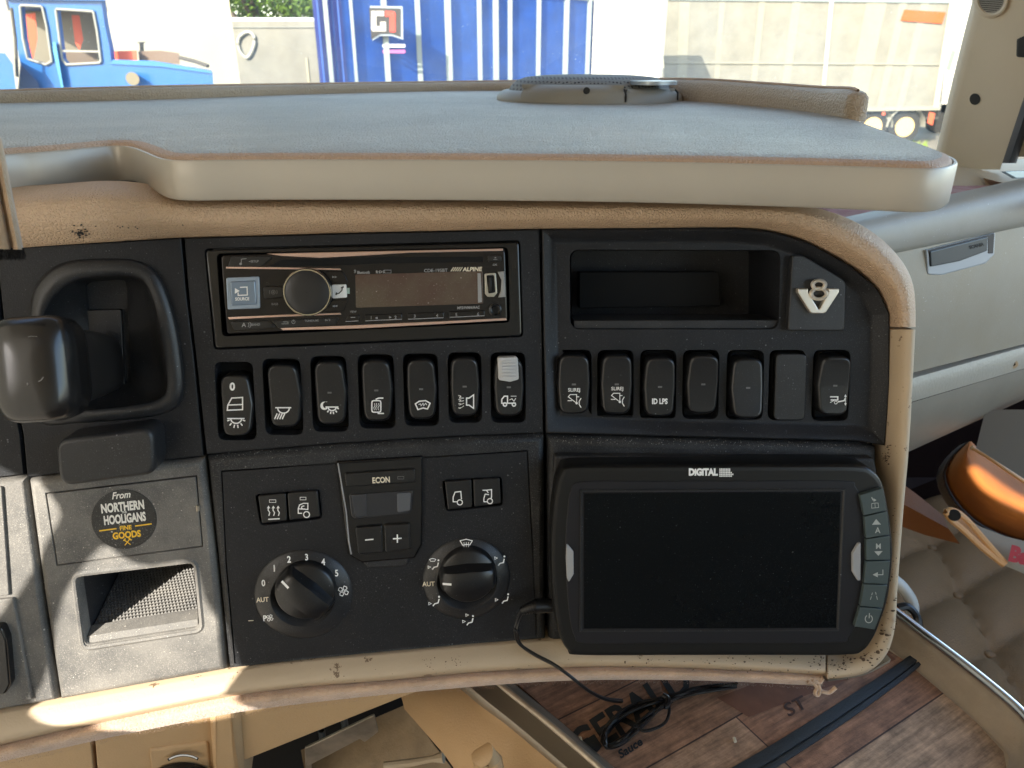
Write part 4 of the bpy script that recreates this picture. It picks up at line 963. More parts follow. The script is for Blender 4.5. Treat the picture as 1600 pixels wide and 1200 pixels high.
for i, (F, cap, slot) in enumerate(SW):
    x0, y0, x1, y1 = cap; s = sh_(x0)
    o = rnd([(x0 + 1, y0), (x1 - 1, y0), (x1 + s + 1.5, (y0 + y1) / 2), (x1 + s - 2, y1), (x0 + s + 2, y1), (x0 + s - 1.5, (y0 + y1) / 2)], [17, 17, 30, 17, 17, 30], 6)
    basin('slot', F, inset(rnd(box(*slot, sh_(slot[0])), 12, 4), 0), .0015 if F is PM else -.0025, -.011, MT['gap'], db, ins=.8); bpy.data.objects[-1] if False else None
    wtilt = {0: -1, 10: 1, 11: -1, 4: .6}.get(i, .6)
    if i == 12:
        pad('switch_blank', F, rnd(box(*cap, s), 10, 4), -.010, -.0012, MT['softblk'], db, bev=1.8, label=names[i]); continue
    ym = (y0 + y1) / 2; base = .0055 if F is PM else .0040
    if i == 0: base -= .0015
    def warp(x, y, ym=ym, h=(y1 - y0), t=wtilt): q = (y - ym) / h; return -.0034 * q * t * 1.1 + .0045 * q * q
    rk = pad('rocker_switch', F, o, -.009, base, MT['rocker'], db, bev=4.6, bw=.0030, label=names[i], warp=warp, steps=5)
    class RS:
        def __init__(s_, f, w): s_.f, s_.w = f, w
        def __call__(s_, x, y, w=0): return s_.f(x, y, s_.w + w + warpv(x, y))
        def nrm(s_, x, y): return s_.f.nrm(x, y)
    warpv = warp; surf = RS(F, base)
    if i in icons: glyph('symbol', surf, icons[i], .0009, MT['white'], rk, wd=2.0)
    if i not in (0, 1): 
        cx = (x0 + x1) / 2 + s * .5; glyph('indicator', surf, [('f', box(cx - 3.2, (y0 + y1) / 2 - 1.8, cx + 3.2, (y0 + y1) / 2 + 1))], .0007, MT['dim'] if i != 6 else MT['dim'], rk)
    if i == 6:
        sl = pad('slide_lock', F, rnd([(778, 559), (809, 558), (811, 593), (797, 597), (779, 594)], 4), base - .002, base + .004, MT['markgrey'], rk, bev=1.5)
        sl.data.materials[0] = mat('slide_white', (.55, .55, .55), .4)
        for k_ in range(6): pad('slide_ridge', F, box(784, 563 + k_ * 5, 806, 566 + k_ * 5), base + .0035, base + .0052, sl.data.materials[0], sl, bev=.8)

# ============================================================ RADIO
rad = thing('car_radio', PM(570, 456, .0), 'black and copper car radio with round volume knob in the centre panel', 'radio')
rings('mounting_bezel', PM, rnd([(321, 391), (811, 378), (815.5, 525), (336, 544)], 6, 3), [(0, -.006), (0, .0022), (1, .0032), (3, .0034)], MT['gloss'], rad, holes=[(rnd([(338, 396), (794, 386), (797, 504), (347, 526)], 8, 4), .008)])
pad('fascia', PM, rnd([(345, 399), (789, 389), (793, 502), (354, 522)], 7, 4), -.006, .0062, MT['radio'], rad, bev=2)
wf = .0063
def rp(name, pts, w1, m, bev=1., par=None, lab=None, w0=.004): return pad(name, PM, pts, w0, w1, m, par or rad, bev=bev, label=lab)
rp('copper_strip', [(416, 396.5), (520, 394), (640, 391.5), (786, 388.5), (786, 392), (640, 395), (560, 400), (500, 403), (440, 400)], .0078, MT['copper'], .8)
rp('copper_strip', [(353, 417), (420, 417.3), (531, 419.5), (533, 422), (420, 420.5), (353, 419.5)], .0078, MT['copper'], .6)
rp('copper_strip', [(356, 496), (440, 492), (531, 489), (533, 491.5), (440, 495), (358, 499)], .0078, MT['copper'], .6)
rp('copper_strip', [(438, 513), (560, 508), (680, 502.5), (791, 497), (792, 500.5), (680, 507), (560, 513.5), (442, 516)], .0078, MT['copper'], .7)
rp('disc_slot', [(418, 416), (440, 405.5), (600, 401.5), (755, 401.5), (755, 410), (600, 411.5), (500, 416)], .0064, MT['gap'], .5)
for l in ([(361, 401), (427, 400), (410, 416), (356, 417)], [(359, 503), (420, 501), (432, 512), (366, 516)], [(424, 501), (531, 496.5), (523, 508), (436, 513)]): rp('menu_button', rnd(l, 2, 2), .0074, MT['rocker'], 1)
rp('source_button_rim', rnd([(353, 434), (405, 432), (406.5, 482), (355, 484)], 3, 3), .0072, MT['bluelight'], 1.5)
sb = rp('source_button', rnd([(359, 440), (399, 438), (401, 476), (361, 478)], 3, 3), .0082, MT['blueglass'], 2.5)
glyph('lettering', PM, [('t', 'SOURCE', 378.5, 467, 5.2, .85, -1.5, .02), ('l', [(375, 449), (386, 448.5), (386.5, 461), (372, 461.5), (372, 457)], 1.6), ('f', [(367, 450), (367, 459), (374.5, 454.5)])], .0084, MT['white'], sb)
bb = rp('bass_button', rnd([(411, 448), (442, 447), (443, 465), (412, 467)], 4, 3), .0076, MT['rocker'], 1.5)
glyph('lettering', PM, [('c', circ(427, 456.5, 3), 1), ('f', circ(427, 456.5, 1.4)), ('l', arc(427, 456.5, 6, 6, 150, 210, 5), .9), ('l', arc(427, 456.5, 6, 6, -30, 30, 5), .9), ('t', 'BASS', 429.5, 475, 3.6, 1, -1.5)], .0079, MT['dim'], bb)
# volume knob
def disc(name, cx, cy, prof, m, parent, lab=None, wt=None):
    wt = max(w for r, w in prof) if wt is None else wt
    rows = [[PM(cx, cy, wt) - PM.N * wt + (PM.U * math.cos(a) + PM.V * math.sin(a)) * r * .000408 + PM.N * w for a in [2 * math.pi * j / 64 for j in range(64)]] for r, w in prof]
    o = grid(name, rows, m, parent, smooth_=40, closed=True, label=lab); return o
kb = disc('volume_knob', 479.5, 457, [(33.5, .004), (33.5, .012), (32.8, .0148), (31, .0152), (30.5, .0148), (29.5, .0150), (15, .0152), (0.3, .0152)], mat('knob_spun', (.05, .05, .052), .3, .6), rad)
disc('knob_ring', 479.5, 457, [(33.6, .0125), (33.7, .0145), (32.6, .0156), (31.0, .0156), (30.6, .0147)], mat('knob_ring_chrome', (.62, .60, .50), .22, 1.), kb)
rp('track_button', rnd([(500, 424), (536, 424), (545, 443), (511, 441)], 3, 3), .0074, MT['radio'], 1)
rp('track_button', rnd([(511, 470), (545, 467), (537, 486), (500, 487)], 3, 3), .0074, MT['radio'], 1)
ph = rp('phone_button', rnd([(518, 445), (541, 444.5), (542, 465), (519, 466.5)], 2, 3), .0080, MT['white'], 1.2)
glyph('phone_symbol', PM, [('l', [(525, 460), (530, 458), (534, 454), (535, 449)], 1.6), ('l', [(525, 461), (526, 457)], 2.2), ('l', [(533, 450), (537, 448)], 2.2)], .0082, MT['hole'], ph)
rp('phone_light', box(542, 450, 546, 459), .0078, mat('pale_green', (.35, .48, .42), .4), .6)
rp('display', rnd([(555, 429), (754, 423.5), (755, 474.5), (556, 481)], 2, 2), .0065, MT['lcd'], .5)
rp('display_edge', [(746, 427), (751, 427), (753, 472), (747, 473)], .0069, MT['markgrey'], .5)
us = rp('usb_port', rnd([(757, 427), (775, 426), (777, 458), (772, 464), (762, 464), (758, 459)], 3, 3), .0074, mat('usb_rim', (.55, .52, .45), .3, .6), 1)
rp('usb_slot', rnd([(760, 430), (772, 429.5), (774, 457), (763, 459)], 2, 2), .0076, MT['gap'], .4, us)
rp('usb_tongue', box(763.5, 434, 768, 455), .0084, MT['rocker'], .8, us)
rp('usb_cover', [(778, 425), (788, 424), (790, 464), (779, 465), (783, 455), (784, 438)], .0084, MT['markgrey'], 1.2)
disc('aux_socket', 774, 484, [(9.5, .006), (9.3, .0078), (7.5, .0082), (6.5, .0072), (5, .0070)], MT['rocker'], rad); disc('aux_hole', 774, 484, [(5, .0071), (.2, .0071)], MT['gap'], rad)
ej = rp('eject_button', rnd([(762, 399.5), (783, 399), (784, 408.5), (763, 409.5)], 3, 3), .0076, MT['rocker'], 1.2)
bts = [([(569, 492), (628, 490), (629, 500), (570, 502.5)], '1', 580, '2', 618), ([(636, 489.5), (693, 487.5), (694, 497.5), (637, 500)], '3', 648, '4', 683), ([(701, 487), (757, 485), (758, 494.5), (702, 497)], '5', 713, '6', 747)]
for pts, a, xa, b, xb in bts:
    o = rp('preset_button', rnd(pts, 2, 2), .0072, MT['radio'], 1); yy = pts[0][1] + 4.6
    glyph('digits', PM, [('t', a, xa, yy, 5), ('t', b, xb, yy - 1, 5), ('l', [(pts[3][0] + 1, pts[3][1] - 1.2), (pts[2][0] - 1, pts[2][1] - 1.2)], 1.1)], .0074, mat('preset_grey', (.30, .30, .30), .5), o)
mb = rp('minus_button', rnd([(544, 493), (562, 492), (561, 502), (538, 504)], 2, 2), .0072, MT['radio'], 1); glyph('minus_sign', PM, [('l', [(548, 496), (555, 495.8)], 1.2), ('l', [(540, 502.5), (560, 501.3)], 1.1)], .0074, mat('minus_grey', (.3, .3, .3), .5), mb)
glyph('lettering', PM, [('t', 'ALPINE', 738, 420.5, 6.6, 1.05, -1, .02, .15)] + [('l', [(704.5 + k * 3.4, 424), (709 + k * 3.4, 417.5)], 1.3) for k in range(5)], .0066, MT['cream'], rad)
gl2 = mat('radio_print', (.33, .33, .33), .5)
glyph('small_lettering', PM, [('t', 'CDE-195BT', 681, 422.5, 5.2, 1.05, -1), ('t', 'Bluetooth', 568, 425.5, 4.6, .8, -1, .015), ('l', [(553, 422), (556, 425), (554.5, 427), (554.5, 421), (556, 423), (553, 426)], .7), ('t', 'R·D·S', 594, 424.8, 4.4, 1, -1, .02), ('c', box(601, 422, 611, 426.5), .6),
   ('t', 'MP3/WMA/AAC', 732, 480.5, 4.6, .85, -2, .02, .15), ('t', 'SETUP', 398, 408.3, 3.6, .9, -1), ('l', [(389, 408.5), (391.5, 408.5)], .8), ('l', [(377, 412), (377, 405), (385, 404)], 1), ('f', circ(379 - 3, 412.3, 2)), ('t', 'BAND', 399.5, 507, 3.8, .95, -2), ('t', 'A', 381, 507.5, 7), ('l', arc(383, 507.5, 6, 5, -40, 40, 5), .9), ('l', arc(383, 507.5, 9, 7, -40, 40, 5), .9), ('t', 'TUNE/A.ME', 487, 501, 3.2, 1, -2), ('t', '0-/ II', 512, 500, 3.2, 1, -2), ('c', circ(458.5, 503, 2.6), .8), ('l', [(458.5, 499), (458.5, 503)], .8), ('l', [(442, 503), (450, 503), (450, 506), (440, 506)], .8),
   ('t', 'VIEW', 552, 487, 3), ('t', '-DK', 773, 413.5, 3.2), ('f', [(772, 403.5), (776, 403.5), (774, 401.5)]), ('l', [(771, 405.5), (777, 405.5)], .7), ('f', [(519, 431), (519, 434.5), (523, 432.8)]), ('f', [(523, 431), (523, 434.5), (527, 432.8)]), ('f', [(523, 476.5), (523, 480), (519, 478.2)]), ('f', [(527, 476.5), (527, 480), (523, 478.2)]),
   ('f', [(590, 495), (590, 498.5), (586, 496.8)]), ('f', [(608, 494), (608, 497.5), (612, 495.8)])], .0077, gl2, rad)

# ============================================================ CLIMATE CONTROL UNIT
cl = thing('climate_control', PM(590, 870, .0), 'black climate control unit with two rotary knobs and an ECON button', 'control unit')
wc = .0068
pairL = rnd([(398, 772), (499, 764), (504, 811), (407, 822)], 7, 3); pairR = rnd([(690, 750), (784, 744), (787, 790), (697, 800)], 7, 3)
midh = rnd([(526, 722), (660, 713.5), (660, 800), (659, 852), (648, 873), (566, 880), (545, 868), (541, 845)], [1, 1, 0, 4, 6, 6, 6, 3], 3)
rings('faceplate', PM, [(347, 737), (823.5, 705), (831.5, 850), (838, 994), (600, 1016), (368, 1038.5), (354, 880)], [(0, -.004), (0, wc - .0006), (.7, wc)], MT['panel'], cl, holes=[(pairL, .009), (pairR, .009), (midh, .008)])
def cp(name, pts, w1, m, bev=1.5, par=None, w0=-.002, lab=None): return pad(name, PM, pts, w0, w1, m, par or cl, bev=bev, label=lab)
cp('dark_backing', [(392, 760), (510, 755), (512, 825), (396, 832)], -.0018, MT['gap'], 1); cp('dark_backing', [(684, 740), (792, 735), (795, 800), (690, 806)], -.0018, MT['gap'], 1)
def btn(pts, items, wd=1.6, m='white', r=3, lab=None):
    o = cp('push_button', rnd(pts, r, 3), .0098, MT['rocker'], 1.8, lab=lab)
    glyph('symbol', PM, items, .0101, MT[m], o, wd=wd); return o
heat = []
for k in range(3): x = 419.5 + k * 7.5; heat += [('l', [(x + .5, 806), (x + 2, 801), (x - .5, 797), (x, 794)], 1.6), ('f', [(x - 2.6, 794.5), (x + 2.8, 794), (x, 790)])]
heat += [('l', [(419, 811.5), (437, 810.5)], 1.8), ('c', box(421, 781, 431, 785), .8)]
btn([(403, 775), (446.5, 771), (449, 813.5), (409, 818)], heat, lab='push button printed with rising heat arrows')
btn([(449, 770.5), (496, 767), (500, 808), (452, 813)], [('c', [(466, 795), (468, 789), (474, 786.5), (481, 786.5), (481, 796)]), ('l', [(466, 795), (466, 802), (472, 802)]), ('c', circ(479, 804, 4.6)), ('l', arc(474.5, 793, 3.4, 2.4, 60, 290, 8), 1.6), ('c', box(469, 777, 478, 781), .8)], lab='push button printed with recirculating cab')
btn([(695, 752.5), (736.5, 749.5), (738, 793), (700, 797)], [('l', [(715, 784), (708, 784), (708, 777), (711, 769), (720, 768), (721, 780)]), ('c', circ(718.5, 785, 4))], lab='push button printed with closed cab')
btn([(739.2, 749.3), (781, 747), (783, 787), (741, 792.5)], [('l', [(756, 784), (756, 779), (758, 772)]), ('l', [(754, 766), (760, 766), (763, 770)]), ('l', [(760, 766), (768, 765), (768, 776), (767, 780)]), ('l', [(758, 772), (764, 773)]), ('c', circ(765.5, 783, 4)), ('l', [(756, 784), (761, 784)])], lab='push button printed with airy cab')
hs = cp('display_housing', midh, .0094, MT['gloss'], 3, w0=-.001)
glyph('housing_highlight', PM, [('l', [(528, 724), (541, 800), (545, 845), (549, 866)], 2.2)], .0096, mat('edge_sheen', (.30, .30, .31), .3), hs)  # pale line paints the highlight along the housing's left edge
cp('display_chin', rnd([(564, 874), (642, 868), (637, 884), (630, 887), (575, 889)], 4, 3), wc + .0012, MT['softblk'], 4)
eb = cp('econ_button', rnd([(538.5, 740), (648, 733), (648.5, 754), (541, 761)], 3, 3), .0112, MT['rocker'], 1.6, par=hs, w0=.008)
glyph('lettering', PM, [('t', 'ECON', 595.5, 750, 9.6, .80, -3, .02)], .0115, MT['cream'], eb); glyph('indicator', PM, [('c', box(621.5, 744.5, 631, 748.5), .8)], .0115, MT['dim'], eb)
dp = cp('display', rnd([(545, 773), (646, 766), (643.5, 799), (636, 803), (555, 811), (549, 806)], 4, 3), .0100, MT['lcd2'], 1.2, par=hs, w0=.008)
cp('display_patch', rnd([(620, 771), (642, 769.5), (640.5, 798), (621, 801)], 3, 3), .0103, MT['lcd3'], 1, par=dp, w0=.009); cp('display_patch', [(549, 774), (572, 772.5), (573, 806), (555, 808)], .0102, mat('segment_dim', (.04, .042, .048), .3), 1, par=dp, w0=.009)  # pale right patch paints glare into the display
o = cp('temperature_button', rnd([(555, 825), (597, 821), (599, 863.5), (560, 867)], 4, 3), .0115, MT['rocker'], 2, par=hs, w0=.007, lab='left temperature button printed with a minus'); glyph('symbol', PM, [('l', [(570.5, 843.8), (583.5, 842.6)], 2)], .0118, MT['white'], o)
o = cp('temperature_button', rnd([(600, 820.7), (640, 818), (641.5, 859), (602, 863.3)], 4, 3), .0115, MT['rocker'], 2, par=hs, w0=.007, lab='right temperature button printed with a plus'); glyph('symbol', PM, [('l', [(614, 842), (627.5, 841)], 2), ('f', [(619.8, 835), (621.8, 835), (621.9, 848), (619.9, 848)])], .0118, MT['white'], o)
SCL = .000408
def dial(cx, cy, rd, rk, ang, label):
    disc('dial_ring', cx - 2, cy + 4, [(rd + 1, wc - .001), (rd, wc + .0002), (rd - 3, wc + .0010), (rk + 8, wc + .0042), (rk + 3, wc + .0045), (rk - 12, wc - .002)], MT['softblk'], cl)
    kb = disc('rotary_knob', cx, cy, [(rk + 1, wc), (rk + .5, wc + .006), (rk - 1.5, wc + .0085), (rk - 4, wc + .0093), (1, wc + .0093)], MT['rocker'], cl, label, wt=wc + .0125)
    a = R(ang); du = PM.U * math.cos(a) + PM.V * math.sin(a); dv = PM.U * -math.sin(a) + PM.V * math.cos(a); c = PM(cx, cy, wc + .0125) - PM.N * (wc + .0125); rows = []
    for t in [i / 12 for i in range(-12, 13)]:
        hw = (rk * .44) * (1 - .12 * abs(t)) ; x = t * (rk - 1.5); z = wc + .0185 - .0035 * abs(t) ** 3; e = max(0, abs(t) - .86) / .14
        z -= .004 * e * e; hw *= (1 - .18 * e * e)
        rows.append([c + du * (x * SCL) + dv * (s * SCL) + PM.N * w for s, w in ((-hw * 1.18, wc + .008), (-hw, z - .0035), (-hw * .86, z - .0008), (-hw * .5, z), (hw * .5, z), (hw * .86, z - .0008), (hw, z - .0035), (hw * 1.18, wc + .008))])
    rows = [[p * 1 for p in rows[0]]] + rows; rows[0] = [c + du * (-(rk - 1) * SCL) + (p - c - du * ((p - c).dot(du))) * 1 - PM.N * ((p - c).dot(PM.N) - (wc + .008)) for p in rows[0]]
    rows.append([c + du * ((rk - 1) * SCL) + (p - c - du * ((p - c).dot(du))) - PM.N * ((p - c).dot(PM.N) - (wc + .008)) for p in rows[-1]])
    grid('grip', rows, MT['rocker'], kb, smooth_=50)
    q0, q1 = .60, .93; ct = c + PM.N * (wc + .0184)
    vs = [ct + du * (rk * t * SCL) + dv * (s * SCL) - PM.N * (.0035 * t ** 3 - .0003) for t, s in ((q0, -1.8), (q1 - .03, -1.8), (q1 - .03, 1.8), (q0, 1.8))]
    add('pointer_line', vs, [(0, 1, 2, 3)], MT['white'], kb, smooth=None)
dial(475, 930, 75, 46, 134, 'left knob, pointer turned up to the left, between the fan numbers')
dial(732, 905, 70, 45, 180, 'right knob, pointer level to the left at AUT')
def fan(x, y, s): return [('c', [(x + math.cos(R(a + da)) * r * s, y + math.sin(R(a + da)) * r * s) for da, r in ((0, 1.5), (-25, 5), (-10, 8), (20, 8.2), (38, 6.5), (40, 3))], 1.2 * max(.7, s)) for a in (20, 110, 200, 290)]
prt = [('t', n_, x, y, 10.5, .85, -3, .015) for n_, x, y in (('0', 411.5, 911), ('1', 428.5, 888), ('2', 451.5, 874), ('3', 479, 870.5), ('4', 505, 878), ('5', 526, 895.5))]
prt += fan(536.5, 923.5, 1) + [('t', 'P', 414, 966, 9, .9, -3, .015)] + fan(421.5, 965.5, .65)
glyph('dial_numbers', PM, prt, wc + .0054, MT['white'], cl)
glyph('dial_lettering', PM, [('t', 'AUT', 410, 937, 7.5, .95, -4, .01)], wc + .0054, MT['cream'], cl)
glyph('dial_lettering', PM, [('t', 'AUT', 669.5, 912.5, 7.2, 1, -2, .01)], wc + .0054, MT['cream'], cl)
glyph('dash_mark', PM, [('l', [(388, 970), (396, 969.5)], 1.2)], wc + .0042, MT['cream'], cl)
def seat(x, y, arrows, top=False):
    it = [('f', circ(x + 6, y - 6.5, 1.6, n=10)), ('l', [(x + 6, y - 3), (x + 4.5, y + 3), (x - 1, y + 4.5), (x - 3.5, y + 8)], 1.9)]
    for ax_, ay in arrows: it.append(('c', [(x + ax_ - 2.2, y + ay - 1.8), (x + ax_ + 2.2, y + ay), (x + ax_ - 2, y + ay + 2.2)], .9))
    return it
it = seat(782, 876, [(-7, -4)]) + seat(788, 935, [(-12, 2)]) + seat(733, 969, [(-3, -8), (-8, 2)]) + seat(680, 939, [(-8, 4)]) + seat(679, 882, [(-8, 4)])
it += [('c', [(719, 845), (728.5, 842.5), (738, 845), (734, 851.5), (728.5, 850.5), (723, 852)], 1.3)] + [('l', [(725 + k * 3.5, 855), (725 + k * 3.5, 847)], .9) for k in range(3)] + [('c', [(671, 874), (676, 872.5), (681, 874), (679, 877), (673, 877)], .9)]
glyph('airflow_symbols', PM, it, wc + .0054, MT['white'], cl, wd=1.3)

# ============================================================ MONITOR
mo = thing('camera_monitor', PR(1125, 880, .01), 'black wide camera monitor with grey side buttons fixed over the right dash', 'monitor')
WM = .030
def cx5(pts, s=.3625, bx=840, by=690): return [(bx + x * s, by + y * s) for x, y in pts]
body = smooth(cx5([(140, 98), (400, 94), (760, 92), (1100, 92), (1370, 94), (1440, 120), (1478, 170), (1500, 260), (1518, 380), (1524, 470), (1516, 570), (1500, 680), (1470, 770), (1440, 840), (1395, 895), (1320, 914), (1000, 915), (600, 915), (180, 915), (130, 895), (95, 840), (70, 740), (55, 600), (50, 470), (56, 320), (72, 200), (92, 130)]), 4, True)
rings('shell', PR, body, [(3, .004), (1, .010), (0, .022), (.4, .026), (1.5, .0285), (4, .0298), (9, .0302)], MT['mside'], mo, wref=.026)
bez = smooth(cx5([(190, 173), (500, 171), (900, 170), (1320, 170), (1370, 195), (1400, 260), (1412, 380), (1414, 460), (1408, 580), (1392, 700), (1372, 790), (1340, 845), (1290, 868), (900, 870), (500, 870), (205, 870), (160, 840), (138, 760), (124, 600), (120, 440), (128, 300), (142, 215)]), 4, True)
def mp(name, pts, w1, m, bev=1., par=None, lab=None, w0=.029): return pad(name, PR, pts, w0, w1, m, par or mo, bev=bev, label=lab, wref=w1)
mp('inner_bezel', bez, .0308, mat('bezel_black', (.012, .012, .015), .45, spec=.35), 1.2)
rings('screen_frame', PR, cx5([(183, 208), (1330, 203), (1302, 820), (181, 824)]), [(0, .0305), (1, .0318), (2.5, .0318), (6.5, .0296), (7, .0290)], MT['softblk'], mo, cap=False, wref=.0318)
scq = mp('screen', cx5([(200, 223), (1308, 217), (1287, 803), (200, 806)]), .0311, MT['screen'], .3)
for l, lab in (([(125, 440), (155, 476), (156, 572), (134, 608), (126, 588), (122, 500)], None), ([(1394, 436), (1393, 600), (1380, 600), (1357, 562), (1357, 482), (1382, 440)], None)):
    mp('side_mark', rnd(cx5(l), 1.5, 2), .0325, MT['markgrey'], 1.2)
bq = [[(1389, 231), (1488, 200), (1506, 297), (1407, 320)], [(1408, 323), (1507, 300), (1519, 402), (1415, 418)], [(1416, 421), (1519, 405), (1521, 511), (1416, 513)], [(1416, 516), (1521, 514), (1510, 615), (1405, 612)], [(1407, 615), (1510, 618), (1489, 718), (1390, 710)], [(1389, 713), (1488, 721), (1454, 812), (1364, 798)]]
lbs = ['top button with an open book symbol', 'button with an up arrow over A', 'button with an M over a down arrow', 'button with a return arrow', 'button with dashed lane lines', 'bottom power button']
sy = [[('c', [(1362, 787), (1367, 786), (1372, 786), (1373, 793), (1367, 793.5), (1362, 794)], .9), ('l', [(1367, 786), (1367.5, 793)], .8), ('l', [(1362, 777), (1364, 781), (1368, 781)], 1.6), ('f', [(1365, 778.5), (1369.5, 781.5), (1365, 784)])],
      [('f', [(1362.5, 820), (1376.5, 819.5), (1369, 811)]), ('t', 'A', 1371.5, 828.5, 9, .95)], [('t', 'M', 1372.5, 853.5, 8.5, .95), ('f', [(1366, 861.5), (1379, 861), (1372.5, 868.5)])],
      [('l', [(1370, 898), (1379.5, 898), (1379.5, 890)], 1.2), ('f', [(1363.5, 898), (1371.5, 894), (1371.5, 902)])],
      [('l', [(1360, 937), (1361.5, 932)], 1), ('l', [(1362, 930), (1363.2, 926)], 1), ('l', [(1368, 925), (1369, 929)], 1), ('l', [(1369.5, 931), (1371, 937)], 1)],
      [('l', arc(1357.5, 967, 5.6, 6, -60, 240, 18), 1.3), ('l', [(1358.5, 958), (1358, 966)], 1.3)]]
bpr = mat('button_print', (.42, .43, .40), .5)
for q, lb_, s_ in zip(bq, lbs, sy):
    o = mp('side_button', rnd(inset(cx5(q), .4), 1.2, 2), .0335, MT['mbtn'], .8, lab=lb_); glyph('symbol', PR, s_, .0337, bpr, o)
its = [('t', 'DiGiTAL', 1099, 737.5, 12, .84, 0, .05)]
for r in range(5):
    for c in range(10):
        if (c > 4 and r < 2 and c > 6) or (c > 7 and r % 2 == 0): continue
        x = 1124 + c * 2.5; y = 732 + r * 2.7
        if x > 1146 and r not in (1, 4): continue
        its.append(('f', box(x, y, x + 2.0, y + 2.1)))
glyph('lettering', PR, its, .0305, MT['white'], mo)

# power cable
cb = thing('power_cable', PR(960, 1095, -.02), 'thin black twin power cable from monitor side, coiled and tied below', 'cable')
tubes('plug', [[PM(862, 946, .02), PM(835, 947, .021)]], .0046, MT['rubber'], cb, n=16)
rows = [PM(x, y, .021 + .001 * 0) for x, y in ((838, 947), (815, 954))]
tube('strain_relief', [PM(838, 947, .021), PM(826, 950, .021), PM(814, 955, .021)], [.0040, .0034, .0024], MT['rubber'], cb, n=14)
for i in range(5): x = 834 - i * 4; p = PM(x, 948 + i * 1.4, .021); tube('relief_rib', [p, p + V((-.0008, 0, -.0003))], .0041 - i * .0003, MT['rubber'], cb, n=14)
ZM = EYE.z - .425
def cabl(o): 
    pts = []
    for x, y, w in smooth3([(814, 955, .021), (808, 968, .020), (805, 985, .018), (811, 1005, .016), (835, 1022, .018), (862, 1036, .022), (885, 1052, .026), (905, 1068, .026), (925, 1082, .015), (950, 1092, .0), (985, 1094, -.02), (1030, 1093, -.02)]): pts.append(PM(x + o, y + o * .8, w))
    return pts
def smooth3(pts, n=6):
    out = []; k = len(pts)
    for i in range(k - 1):
        a, b, c, d = (V(pts[max(i - 1, 0)]), V(pts[i]), V(pts[i + 1]), V(pts[min(i + 2, k - 1)]))
        for j in range(n):
            t = j / n; out.append(tuple(.5 * ((2 * b) + (c - a) * t + (2 * a - 5 * b + 4 * c - d) * t * t + (3 * b - a - 3 * c + d) * t ** 3)))
    out.append(tuple(pts[-1])); return out
tubes('cable_run', [cabl(0), cabl(3.2)], .0011, MT['rubber'], cb)
rn = random.Random(4); loops = []
for i in range(11):
    e = rn.uniform(-3, 3); f_ = rn.uniform(-5.5, 5.5); l = [(1150 + e, 1068), (1095, 1076 + f_ * .5), (1042 + e * .3, 1090 + f_ * .4), (985 + e, 1108 + f_), (950 + e, 1138 + f_), (940 + i * .8, 1158 + f_ * .5), (952 + e, 1167 + f_ * .4), (975, 1156 + f_), (1005 + e, 1128 + f_), (1042, 1097 + f_ * .4), (1085 + e, 1080 + f_), (1150, 1072 + f_ * .3)]
    loops.append([onz(x, y, ZM + .003 + .0007 * i + .004 * math.sin(k_ * .5 + i)) for k_, (x, y) in enumerate(smooth(l, 5))])
loops.append([onz(x, y, ZM + .012) for x, y in smooth([(1040, 1094), (1046, 1108), (1038, 1130), (1010, 1142), (990, 1135)], 6)])
tubes('cable_coil', loops, .0011, MT['rubber'], cb)
tubes('cable_tie', [[onz(x, y, ZM + .018) for x, y in smooth([(1036, 1086), (1044, 1092), (1043, 1102), (1038, 1104)], 5)]], .0019, MT['rubber'], cb)

# ============================================================ STICKER
st = thing('round_sticker', PL(195, 812, .007), 'round black sticker with white and yellow lettering on the cubby door', 'sticker')
pad('sticker_disc', PL, circ(193.5, 811.5, 51, 46.5, 64), .0062, .0070, mat('sticker_black', (.018, .018, .018), .35, dust=(.7, .08)), st, bev=.5)
ws_ = .00705; sw = mat('sticker_white', (.78, .76, .70), .5)
glyph('white_lettering', PL, [('t', 'From', 190, 773.5, 11, .9, -6, .01, .25), ('t', 'NORTHERN', 191.5, 791.5, 15, .66, -6, .03), ('t', 'HOOLIGANS', 195, 810, 15, .60, -6, .03), ('t', 'THE', 194, 800.3, 3.2, 1, -6, .01)], ws_, sw, st)
glyph('yellow_lettering', PL, [('t', 'FINE', 196.5, 824.5, 7, 1, -6, .02), ('t', 'GOODS', 198, 835.5, 11, .88, -6, .03), ('l', [(155, 829.5), (182, 826)], 2), ('l', [(211, 822), (237, 818.5)], 2), ('l', [(194, 843.5), (204, 851)], 1.4), ('l', [(203, 842), (195, 852)], 1.4), ('l', [(193, 845), (196, 841.5)], 2), ('l', [(201, 841), (205.5, 844)], 2)], ws_, MT['yellow'], st)

